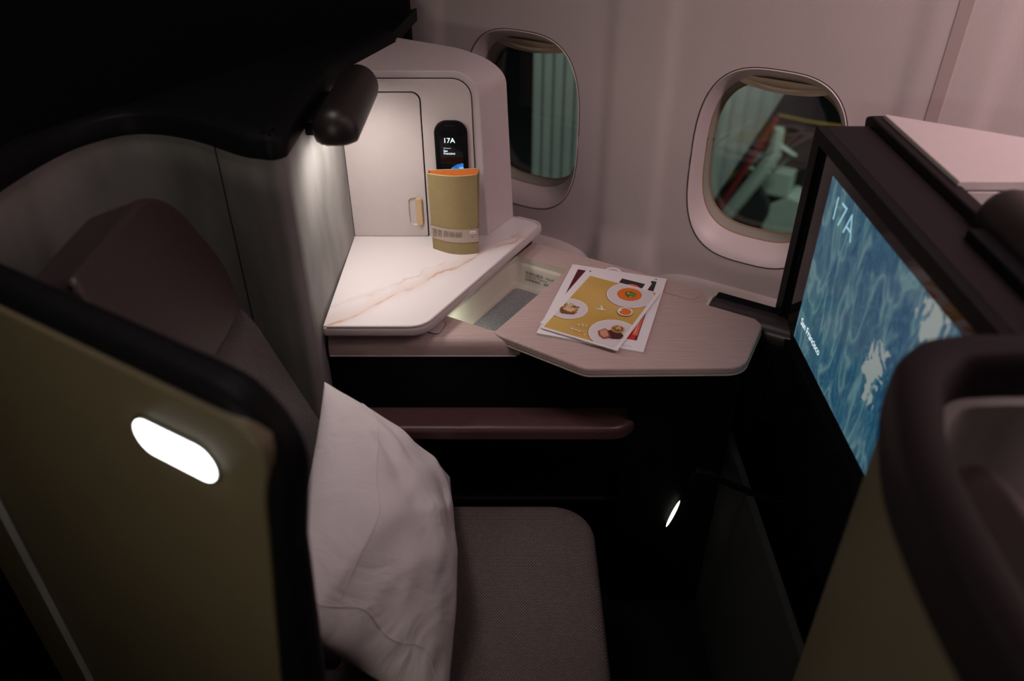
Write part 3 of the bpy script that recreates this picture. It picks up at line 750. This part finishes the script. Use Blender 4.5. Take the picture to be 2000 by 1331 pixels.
def printed(name, fr, layers, parent, base, step=.00006):
    vs, fs, mi, mats = [], [], [], []
    for li, (poly, m) in enumerate(layers):
        if len(poly) < 3: continue
        if m not in mats: mats.append(m)
        b = len(vs); h = base + step * li
        vs += [fp(fr, p[0], p[1], h) for p in poly]
        tris = geometry.tessellate_polygon([[Vector((p[0], p[1], 0)) for p in poly]])
        for tr in tris: fs.append([b + i for i in tr]); mi.append(mats.index(m))
    NORECALC.add(name)
    return mk(name, vs, fs, None, parent, smooth=False, mats=mats, midx=mi)
pm = {k: mat('print_' + k, c, .45) for k, c in dict(gold=(.50, .33, .09), plate=(.70, .66, .66), plate_rim=(.84, .80, .78), soup=(.80, .17, .01), soup_lo=(.62, .10, .01), green=(.10, .16, .03), leaf=(.28, .32, .06), cream=(.70, .52, .32), pink=(.60, .30, .20), steak=(.30, .05, .04), sauce=(.07, .015, .015), tart=(.60, .30, .06), brown=(.22, .08, .03), white=(.82, .80, .76), black=(.025, .022, .025), maroon=(.10, .01, .02), red=(.62, .03, .02), coral=(.80, .16, .08), darkred=(.25, .01, .01), blush=(.62, .40, .36), yellow=(.75, .45, .05)).items()}
goldn = mottled('print_gold_ground', (.66, .45, .14), (.54, .33, .06), 9, .42, 0, detail=1); pm['gold'] = goldn
def magazine():
    fr = frame(at_z(1040 + 55 / 6.654, 500 + 1035 / 6.654, -.797), (.9517, -.3069, 0), (.3009, .9537, 0))
    fr = (Vector((fr[0].x, fr[0].y, EYE - .7965)), fr[1], fr[2], fr[3])
    Wd, H = .187, .2546
    t = thing('magazine', fp(fr, Wd / 2, H / 2, 0), 'white magazine with red lantern cover, lowest in the stack on the table', 'magazine')
    slab('pages', [(0, 0), (Wd, 0), (Wd, H), (0, H)], fr, .0003, .0045, M['paper'], t, smooth=False)
    slab('cover', [(-.0006, -.0006), (Wd + .0006, -.0006), (Wd + .0006, H), (-.0006, H)], fr, .0045, .0050, M['paper'], t, smooth=False)
    x0, x1, y0, y1 = .0147, .1705, .0300, .2380
    L = [([(x0, .12), (.06, .12), (.06, y1), (x0, y1)], pm['maroon']),
         ([(.150, y0), (x1, y0), (x1, .2375), (.1606, .2375), (.158, .17), (.150, .17)], pm['black']),
         ([(.1535, .032), (.1690, .030), (.1695, .104), (.1635, .118), (.1585, .09)], pm['red']),
         ([(.1600, .045), (.1690, .045), (.1690, .160), (.1640, .170), (.1600, .12)], pm['coral']),
         ([(.1625, .05), (.1635, .05), (.1665, .165), (.1655, .165)], pm['white']),
         ([(.1570, .038), (.1580, .038), (.1600, .11), (.1590, .11)], pm['darkred']),
         ([(.1655, .03), (.1690, .03), (.1690, .045), (.1660, .045)], pm['darkred']),
         ([(.030, .05), (.08, .05), (.08, .14), (.030, .14)], pm['red']),
         ([(x0, .127), (x0 + .002, .127), (.018, .143), (x0, .143)], pm['coral'])]
    printed('cover_picture', fr, L, t, .0051)
    # tiny swallow mark, headline and foot line
    rnd = random.Random(5)
    for nm, x, y, ln in (('headline', .0145, .2450, .019), ('foot_line', .140, .0090, .026)):   # print too fine to read in the photo
        L2 = []; e = x + ln
        while x < e:
            wd = rnd.uniform(.0005, .0013); L2.append(([(x, y), (x + wd, y), (x + wd, y + .0010), (x, y + .0010)], pm['black'])); x += wd + rnd.uniform(.0004, .0012)
        printed(nm, fr, L2, t, .0052, 0)
    printed('brand_mark', fr, [([(.1640, .2455), (.1700, .2440), (.1690, .2475), (.1665, .2500), (.1680, .2465)], pm['black'])], t, .0053)
magazine()
def card():
    z = -.7903
    bl_ = at_z(1040 + 1165 / 6.654, 500 + 1150 / 6.654, z)   # lower right corner
    tl = at_z(1040 + 728 / 6.654, 500 + 158 / 6.654, z); tr = at_z(1040 + 1545 / 6.654, 500 + 360 / 6.654, z)
    ux = (tr - tl).normalized(); fr0 = frame(tl, ux, Vector((-ux.y, ux.x, 0)))
    Wd = .1315; H = .222
    o = fp(fr0, 0, -H); fr = (o, fr0[1], fr0[2], fr0[3])
    t = thing('door_hanger_card', fp(fr, Wd / 2, H / 2, 0), 'white card with a looped ring on top, between magazine and food menu', 'card')
    loop_c = (.0485, H + .0085); R, r = .0165, .0115
    body = [(0, 0), (Wd, 0), (Wd, H)] + [(loop_c[0] + R * math.cos(a), loop_c[1] - .001 + R * math.sin(a) * 1.0) for a in [math.radians(d) for d in range(-8, 190, 11)]] + [(0, H)]
    hole = [(loop_c[0] + r * math.cos(a), loop_c[1] + r * .8 * math.sin(a)) for a in [math.radians(d) for d in range(0, 360, 15)]]
    holed('card', body, [hole], fr, 0, .0008, M['paper'], t, smooth=False)
    L = [([(.074, .145), (.121, .145), (.121, .2130), (.074, .2130)], pm['black']), (clip(circle(.103, .186, .016), .074, .15, .121, .213), pm['coral']),
         (clip(blob(.103, .184, .010), .074, .15, .121, .213), pm['cream'])]
    printed('card_picture', fr, L, t, .0009)
    printed('brand_mark', fr, [([(.0060, .2095), (.0105, .2065), (.0100, .2110), (.0065, .2150), (.0078, .2105)], pm['black'])], t, .0009)
card()
def menu():
    z0 = -.7890
    bl = at_z(1055, 640.5, -.788)
    fr = frame(bl, (.8786, -.4776, 0), (.4620, .8869, 0)); fr = (Vector((bl.x, bl.y, z0 + EYE)), fr[1], fr[2], fr[3])
    Wd, H = .1455, .2095
    t = thing('food_menu', fp(fr, Wd / 2, H / 2, 0), 'golden food menu picturing plated dishes, on top of the stack', 'menu')
    slab('sheets', [(0, 0), (Wd, 0), (Wd, H), (0, H)], fr, 0, .0013, M['paper'], t, smooth=False)
    x0, y0, x1, y1 = .0040, .0050, .1390, .2065
    G = lambda p: clip(p, x0, y0, x1, y1)
    L = [([(x0, y0), (x1, y0), (x1, y1), (x0, y1)], pm['gold'])]
    def plate(cx, cy, r):
        L.append((G(circle(cx, cy - .0012, r * 1.015)), pm['brown'])); L.append((G(circle(cx, cy, r)), pm['plate_rim'])); L.append((G(circle(cx, cy, r * .955)), pm['plate']))
    plate(.0990, .1763, .0440); plate(.0174, .0800, .0350); plate(.1200, .0441, .0435)
    L.append((G(circle(.0967, .1781, .0228)), pm['soup_lo'])); L.append((G(circle(.0967, .1787, .0215)), pm['soup']))
    L.append((G(blob(.0984, .1785, .0125, ry=.0095)), pm['green']))
    for k in range(26):
        a = random.uniform(0, 6.28); q = random.uniform(0, .010); m = random.choice(['leaf', 'green', 'leaf', 'cream'])
        L.append((G(blob(.0984 + q * math.cos(a), .1790 + q * .75 * math.sin(a), random.uniform(.0012, .0028), 7, .4)), pm[m]))
    # fish dish on the left plate
    L.append((G(blob(.0190, .0740, .0165, ry=.0150)), pm['brown']))
    L.append((G([(.001, .078), (.006, .097), (.018, .099), (.033, .083), (.031, .072), (.016, .069)]), pm['cream']))
    L.append((G([(.004, .083), (.010, .096), (.013, .096), (.012, .080)]), pm['white']))
    L.append((G([(.016, .084), (.022, .094), (.024, .092), (.022, .080)]), pm['pink']))
    for k in range(34):
        a = random.uniform(0, 6.28); q = random.uniform(.010, .0185); m = random.choice(['green', 'leaf', 'brown', 'yellow', 'pink', 'soup_lo'])
        L.append((G(blob(.0195 + q * math.cos(a), .0790 + q * .9 * math.sin(a), random.uniform(.001, .0026), 7, .4)), pm[m]))
    # sauce bowl
    L.append((G(circle(.1124, .1160, .0142)), pm['brown'])); L.append((G(circle(.1124, .1168, .0138)), pm['plate_rim'])); L.append((G(circle(.1128, .1168, .0108)), pm['brown'])); L.append((G(circle(.1133, .1165, .0098)), pm['soup']))
    L.append(([(.0985, .1170), (.1050, .1210), (.1050, .1130)], pm['plate_rim']))
    # steak, jus and tart
    L.append((G(blob(.1225, .0400, .0165, ry=.0125, j=.06)), pm['sauce']))
    L.append((G([(.094, .0365), (.1015, .0500), (.1085, .0475), (.1215, .0300), (.1120, .0195), (.1010, .0250)]), pm['steak']))
    L.append((G([(.097, .0375), (.1020, .0475), (.1075, .0455), (.1170, .0310), (.1110, .0235), (.1030, .0275)]), pm['pink']))
    L.append((G(circle(.1222, .0585, .0118)), pm['tart'])); L.append((G(circle(.1222, .0590, .0092)), pm['brown']))
    for k in range(22):
        a = random.uniform(0, 6.28); q = random.uniform(0, .008); m = random.choice(['yellow', 'green', 'cream', 'tart', 'white'])
        L.append((G(blob(.1222 + q * math.cos(a), .0592 + q * math.sin(a), random.uniform(.0010, .0022), 6, .4)), pm[m]))
    printed('cover_picture', fr, L, t, .0014, .00002)
    # brush-stroke mark in the middle
    printed('brand_mark', fr, [([(.0590, .1025), (.0700, .1040), (.0660, .1140), (.0650, .1175), (.0700, .1120), (.0745, .1065), (.0800, .1050), (.0740, .1010), (.0680, .1000)], pm['white'])], t, .0030)
    # small scattered lettering and dashes at the lower left
    dots = [(.0370, .0262), (.0430, .0262), (.0490, .0258), (.0545, .0250), (.0600, .0246), (.0655, .0236), (.0712, .0226), (.0765, .0205)]
    for ch, (x, y) in zip('VANISHED', dots): text('lettering', ch, .0040, fr, x, y, pm['white'], t, off=.0030)
    ov = [(.0570, .0385, .0030), (.0645, .0390, .0026), (.0700, .0420, .0024), (.0515, .0215, .0032), (.0590, .0210, .0032), (.0660, .0200, .0032), (.0620, .0430, .0022), (.0790, .0150, .0022)]
    printed('lettering_dots', fr, [(circle(x, y, r, 14, r * .55), pm['white']) for x, y, r in ov], t, .0030)
menu()

# ================================================================== AMENITY POUCH
def pouch():
    t = thing('amenity_pouch', V(-.11, 1.41, -.765), 'khaki folded amenity pouch with orange lining and paper band on the counter', 'pouch')
    def sect(z, grow=0, k=14):
        f = (z + .765) / .155                       # 0 bottom, 1 top
        xl = -.157 + .000 * f - grow; xr = -.0665 - .000 * f + grow
        xl -= .004 * f
        yf0 = 1.412; yr = 1.392 + .038 * f; yb = 1.428 + .012 * f
        out = []
        # front face from left fold to right fold, bulging towards the seat
        for i in range(k + 1):
            u = i / k; x = xl + (xr - xl) * u; y = (yf0 + .012 * f) * (1 - u) + (yr - .012 * f) * u - (.010 + .004 * (1 - f)) * math.sin(math.pi * u) - grow
            out.append((x, y))
        for i in range(k + 1):
            u = 1 - i / k; x = xl + (xr - xl + .004 * f) * u; y = (yf0 + .016 + .012 * f) * (1 - u) + (yr + .018) * u + grow
            out.append((x, y))
        return out
    def rings(z0, z1, n, grow=0): return [[V(p[0], p[1], z0 + (z1 - z0) * i / n) for p in sect(z0 + (z1 - z0) * i / n, grow)] for i in range(n + 1)]
    loft('cover', rings(-.7645, -.611, 8), M['pouch'], t, caps=False, ang=60)
    loft('lining', rings(-.7640, -.6112, 8, -.0014), M['orange'], t, caps=False, ang=60)
    tube('rim_edge', [V(p[0], p[1], -.6108) for p in sect(-.611, -.0007)], .0012, M['cream_edge'], t, closed=True, k=6)
    bm_rings = rings(-.7405, -.7140, 3, .0009)
    loft('paper_band', bm_rings, M['kraft'], t, caps=False, ang=60)
    # printed rows on the band: short vertical strokes that follow its front
    vs, fs = [], []; random.seed(3); s = sect(-.727, .0014)
    for col in range(40):
        u = .05 + .62 * col / 40
        if col in (6, 13, 14, 22, 30): continue
        i = u * 14; i0 = int(i); fr_ = i - i0; a = Vector(s[i0]).lerp(Vector(s[i0 + 1]), fr_)
        z = -.7175 - random.uniform(0, .002)
        while z > -.7375:
            ln = random.uniform(.0008, .0030)
            b = len(vs); w_ = .00030
            vs += [V(a.x - w_, a.y, z), V(a.x + w_, a.y, z), V(a.x + w_, a.y, max(z - ln, -.7385)), V(a.x - w_, a.y, max(z - ln, -.7385))]; fs.append([b, b + 1, b + 2, b + 3]); z -= ln + random.uniform(.0003, .0009)
    for (u, z, hx, hz) in ((.86, -.7345, .0012, .0022), (.865, -.7300, .0010, .0012), (.92, -.7350, .0016, .0028), (.94, -.7335, .0006, .0035)):
        i = u * 14; i0 = int(i); a = Vector(s[i0]).lerp(Vector(s[i0 + 1]), i - i0); b = len(vs)
        vs += [V(a.x - hx, a.y, z - hz), V(a.x + hx, a.y, z - hz), V(a.x + hx, a.y, z + hz), V(a.x - hx, a.y, z + hz)]; fs.append([b, b + 1, b + 2, b + 3])
    mk('band_print', vs, fs, M['ink'], t, smooth=False)
    i = .885 * 14; i0 = int(i); a = Vector(s[i0]).lerp(Vector(s[i0 + 1]), i - i0)
    fr = frame(V(a.x, a.y - .0003, -.7195), (1, .12, 0), (0, 0, 1))
    slab('sticker', [(-.0055, -.003), (.0055, -.003), (.0055, .003), (-.0055, .003)], fr, 0, .0003, M['paper'], t, smooth=False)
    slab('sticker_print', [(-.0040, -.0010), (.0040, -.0010), (.0040, .0008), (-.0040, .0008)], fr, .0003, .00045, M['kraft'], t, smooth=False)
pouch()

# ================================================================== HANDSET
def handset():
    t = thing('handset', V(-.115, 1.47, -.70), 'black touchscreen handset docked in the cabinet front, showing 17A', 'handset')
    fr = cab_fr
    slab('body', rpoly([(-.1455, -.700, .016), (-.0835, -.700, .016), (-.0845, -.5215, .024), (-.1475, -.5215, .024)], 8), fr, .002, .011, M['black'], t, bev=.003)
    slab('speaker_slot', rrect(-.128, -.5305, -.106, -.5290, .0007, 3), fr, .011, .0113, M['groove'], t)
    slab('screen', rrect(-.1365, -.690, -.0935, -.540, .002), fr, .0108, .0114, M['black_gloss'], t, smooth=False)
    text('seat_number', '17A', .0135, fr, -.1305, -.5630, M['screen_white'], t, off=.0118, thick=.0002)
    text('welcome_line', 'Welcome to', .0027, fr, -.1305, -.5745, M['screen_white'], t, off=.0118)
    text('destination', 'San', .0058, fr, -.1305, -.5810, M['screen_white'], t, off=.0118, thick=.0001)
    text('destination', 'Francisco', .0058, fr, -.1305, -.5862, M['screen_white'], t, off=.0118, thick=.0001)
    m = mat('screen_planet', (0, 0, 0), .4); v = coords(m)
    n = nd(m, 'ShaderNodeTexNoise'); n.inputs['Scale'].default_value = 70; n.inputs['Detail'].default_value = 5; n.inputs['Distortion'].default_value = 1; lk(m, v, n.inputs['Vector'])
    lk(m, ramp(m, n.outputs['Fac'], [(.35, (.01, .10, .42)), (.55, (.04, .30, .75)), (.68, (.75, .85, .9))]), bsdf(m).inputs['Emission Color']); bsdf(m).inputs['Emission Strength'].default_value = .9
    P = clip(circle(-.0945, -.6350, .0305, 64), -.1365, -.690, -.0935, -.54)
    slab('planet_picture', P, fr, .0114, .0118, m, t, smooth=False)
handset()

# ================================================================== SEAT SCREEN
def monitor():
    t = thing('seat_screen', V(.53, .93, -.84), 'large black-framed screen facing the seat, showing a blue map and 17A', 'screen')
    X = .489; fr = frame(V(X, 0, 0), (0, -1, 0), (0, 0, 1))    # x runs towards the aisle, normal faces the seat
    if fr[3].x > 0: fr = (fr[0], fr[1], fr[2], -fr[3])
    y0, y1, z0, z1 = -1.243, -.640, -.832, -.4515
    outer = rpoly([(y0, z0, .02), (y1, z0, .02), (y1, z1, .004), (y0, z1, .004)], 6)
    inner = rpoly([(y0 + .028, z0 + .018, .012), (y1 - .03, z0 + .018, .012), (y1 - .03, z1 - .022, .004), (y0 + .028, z1 - .022, .004)], 6)
    holed('front_frame', outer, [[tuple(p) for p in inner]], fr, -.010, .004, M['black'], t, bev=.003, smooth=True)
    slab('housing', [(y0, z0), (y1, z0), (y1, z1), (y0, z1)], fr, -.082, -.010, M['rim'], t, bev=.003)
    slab('glass', inner, fr, -.009, -.0045, M['black_gloss'], t, smooth=False)
    dx0, dx1, dz0, dz1 = -1.153, -.672, -.797, -.4985
    scr = [(dx0, dz0), (dx1, dz0), (dx1, dz1), (dx0, dz1)]
    slab('display', scr, fr, -.0044, -.0040, M['screen'], t, smooth=False)
    text('seat_number', '17A', .0560, fr, -1.127, -.5530, M['screen_teal'], t, off=-.0036, thick=-.0006, sx=.98)
    text('destination', 'San Francisco', .0185, fr, -1.137, -.7600, M['screen_white'], t, off=-.0036, sx=.95)
    slab('lower_shroud', [(y0, -1.5), (y1, -1.5), (y1, z0 - .002), (y0, z0 - .002)], fr, -.080, -.012, M['black'], t, smooth=False)
monitor()

# ================================================================== FOOTWELL
def footwell():
    t = thing('footwell', V(.35, 1.05, -1.5), 'dark footwell under the screen with a small vertical light strip', 'footwell')
    a = at_y(1301, 1030, 1.10); b = at_y(1328, 978, 1.10)
    d = (b - a); fr = frame(a, d, (0, -1, 0)); L = d.length
    n_ = Vector((.3, -1, .1)).normalized()
    m = (a + b) / 2
    rings = []
    for i in range(13):
        f = i / 12; w_ = .0042 * math.sin(math.pi * f) ** .5 + .0003
        p = a.lerp(b, f); x = d.normalized().cross(n_).normalized()
        rings.append([p + x * w_ * math.cos(q) + n_ * w_ * .5 * math.sin(q) for q in [2 * math.pi * k / 12 for k in range(12)]])
    loft('light_strip', rings, M['foot'], t)
    box('side_panel', .21, .40, 1.108, 1.13, -1.5, -.86, M['black'], t, smooth=False)
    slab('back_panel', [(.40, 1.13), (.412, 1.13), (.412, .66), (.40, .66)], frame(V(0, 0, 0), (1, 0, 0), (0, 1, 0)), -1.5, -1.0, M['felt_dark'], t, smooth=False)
    box('plinth', .16, .48, .50, 1.13, -1.55, -1.47, M['black'], t, smooth=False, bev=.004)
    return t
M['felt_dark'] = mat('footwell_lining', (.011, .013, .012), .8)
footwell()
def strap():
    t = thing('seat_belt', at_y(1380, 935, .98), 'black belt hanging with its buckle across the dark footwell', 'seat belt')
    P = [at_y(1398, 930, .98), at_y(1450, 950, .97), at_y(1520, 980, .955), at_y(1600, 1005, .94)]
    Q = [p + Vector((0, .0, -.014)) for p in P]
    vs = []
    for p, q in zip(P, Q): vs += [p, q, q + Vector((0, .003, 0)), p + Vector((0, .003, 0))]
    fs = []
    for i in range(3):
        for j in range(4): fs.append([i * 4 + j, i * 4 + (j + 1) % 4, (i + 1) * 4 + (j + 1) % 4, (i + 1) * 4 + j])
    fs += [[0, 1, 2, 3], [12, 13, 14, 15]]
    mk('strap', vs, fs, M['black'], t)
    a = at_y(1375, 935, .98); fr = frame(a, (1, 0, -.38), (.38, 0, 1))
    slab('buckle', rrect(-.022, -.016, .022, .016, .005), fr, -.006, .006, M['black'], t, bev=.002)
strap()

# ================================================================== SEAT
def seat():
    t = thing('airline_seat', V(-.1, .78, -1.55), 'grey woven seat with maroon leather headrest and black base', 'seat')
    fr = frame(V(0, 0, 0), (1, 0, 0), (0, 1, 0))
    # cushion, softly crowned
    P = rpoly([(-.34, .645, .03), (-.10, .50, .05), (.152, .50, .07), (.150, 1.048, .075), (-.34, 1.048, .03)], 14)
    cx, cy = -.09, .78
    def ring(s_, z): return [V(cx + (p.x - cx) * s_, cy + (p.y - cy) * s_, z) for p in P]
    rr = [ring(.965, -1.235), ring(.995, -1.225), ring(1, -1.20), ring(1, -1.135), ring(.995, -1.12), ring(.982, -1.109), ring(.96, -1.102), ring(.9, -1.098), ring(.7, -1.094), ring(.35, -1.092), ring(.02, -1.092)]
    loft('seat_cushion', rr, M['seat_weave'], t, ang=70)
    box('base', -.22, .12, .58, 1.02, -1.55, -1.235, M['black'], t, smooth=False, bev=.01)
    # backrest in its reclined plane: x across (Y), y up the slope
    up = Vector((-.343, 0, .939)).normalized()
    fb = frame(V(-.344, 0, -.858), (0, 1, 0), up)
    nf = fb[3] if fb[3].x > 0 else -fb[3]; fb = (fb[0], fb[1], fb[2], nf)
    top = (-.645 + .858) / .939; bot = (-1.10 + .858) / .939
    slab('backrest', rpoly([(.70, bot, .02), (1.048, bot, .04), (1.052, top - .05, .12), (1.022, top + .02, .02), (.735, top + .02, .01)], 12), fb, -.085, .0, M['back_weave'], t, bev=.016, seg=5)
    h0 = (-.660 + .858) / .939; h1 = (-.452 + .858) / .939
    H = rpoly([(.742, h0, .01), (1.026, h0, .03), (1.050, h0 + .070, .10), (1.020, h1 + .004, .135), (.750, h1, .02)], 12)
    hd = slab('headrest', H, fb, -.075, .012, M['leather'], t, bev=.016, seg=5)
    WL[hd.name] = t.location.copy()
    edge = [fp(fb, p.x * .996 + .001, p.y - .003, .006) for p in rpoly([(1.040, h0 + .06, .0), (1.042, h0 + .085, .08), (1.014, h1 + .002, .130), (.755, h1 - .002, .0)], 12)]
    tube('piping', edge, .0022, M['leather'], hd, k=8)
    return t
def dup(o, parent=None):
    c = o.copy(); C.objects.link(c); c.parent = parent
    for ch in list(o.children): dup(ch, c)
    return c
seat17 = seat()
seat16 = dup(seat17); seat16.location += Vector((.87, -.515, 0)); seat16['label'] = 'dark seat top glimpsed inside the rounded shell at the lower right corner'
def pillow():
    # the four corners of a leaning square pillow, then a stuffed surface between them
    TF = V(-.305, 1.025, -.795); BF = V(-.112, 1.058, -1.045); BN = V(-.088, .600, -1.072); TN = V(-.292, .605, -.840)
    vs, fs = [], []; n = 56
    nrm = (BF - TF).cross(BN - BF).normalized()
    if nrm.x < 0: nrm = -nrm
    cache = {}
    def P(i, j, side):
        u = i / n * 2 - 1; v = j / n * 2 - 1
        # pinched outline: edges bow inwards between the corners
        pu = u * (1 - .02 * (1 - v * v)); pv = v * (1 - .085 * (1 - u * u))
        a = (pu + 1) / 2; b = (pv + 1) / 2
        base = (TF * (1 - b) + BF * b) * (1 - a) + (TN * (1 - b) + BN * b) * a
        th = .098 * ((1 - u ** 2) ** .62) * ((1 - v ** 2) ** .62)
        q = base * 1.0
        wr = noise.noise(Vector((u * 1.6, v * 2.4, 3.1))) * .008 + abs(noise.noise(Vector((u * 2.2 + v * 1.5, v * 1.1 - u, 7)))) * -.012
        # long creases fanning from the top far corner
        ang = math.atan2(v + 1.05, u + 1.1); rad = math.hypot(u + 1, v + 1)
        wr += .0045 * math.sin(ang * 16 + noise.noise(Vector((u * 2, v * 2, 1))) * 3) * math.exp(-abs(rad - .8) * 1.6)
        wr += .0035 * math.sin(v * 9 + u * 3 + noise.noise(Vector((u * 3, v * 3, 5))) * 4) * max(0, u)
        e = (1 - u ** 4) * (1 - v ** 4)
        return q + nrm * ((th + wr * e) if side else -(th * .55))
    for side in (1, 0):
        for i in range(n + 1):
            for j in range(n + 1):
                edge = i in (0, n) or j in (0, n)
                key = (i, j) if edge else (i, j, side)
                if key not in cache:
                    cache[key] = len(vs); vs.append(P(i, j, side))
        for i in range(n):
            for j in range(n):
                q = [(i, j), (i + 1, j), (i + 1, j + 1), (i, j + 1)]
                fs.append([cache[k if (k[0] in (0, n) or k[1] in (0, n)) else (*k, side)] for k in q])
    t = thing('pillow', V(-.2, .83, -1.09), 'plump white cotton pillow propped against the woven backrest', 'pillow')
    mk('pillowcase', vs, fs, M['cotton'], t, sub=1, ang=180)
    # stitched seam lines across the face
    def line(pts, name='seam'):
        path = []
        for u, v in pts:
            i = (u + 1) / 2 * n; j = (v + 1) / 2 * n
            path.append(P(i, j, 1) + nrm * .0002)
        tube(name, path, .0010, M['cotton'], t, k=6)
    line([(.83 + .03 * math.sin(k * .4), -.95 + 1.9 * k / 40) for k in range(41)])
    line([(-.93 + 1.72 * k / 40, -.58 + .03 * math.sin(k * .3)) for k in range(41)])
pillow()
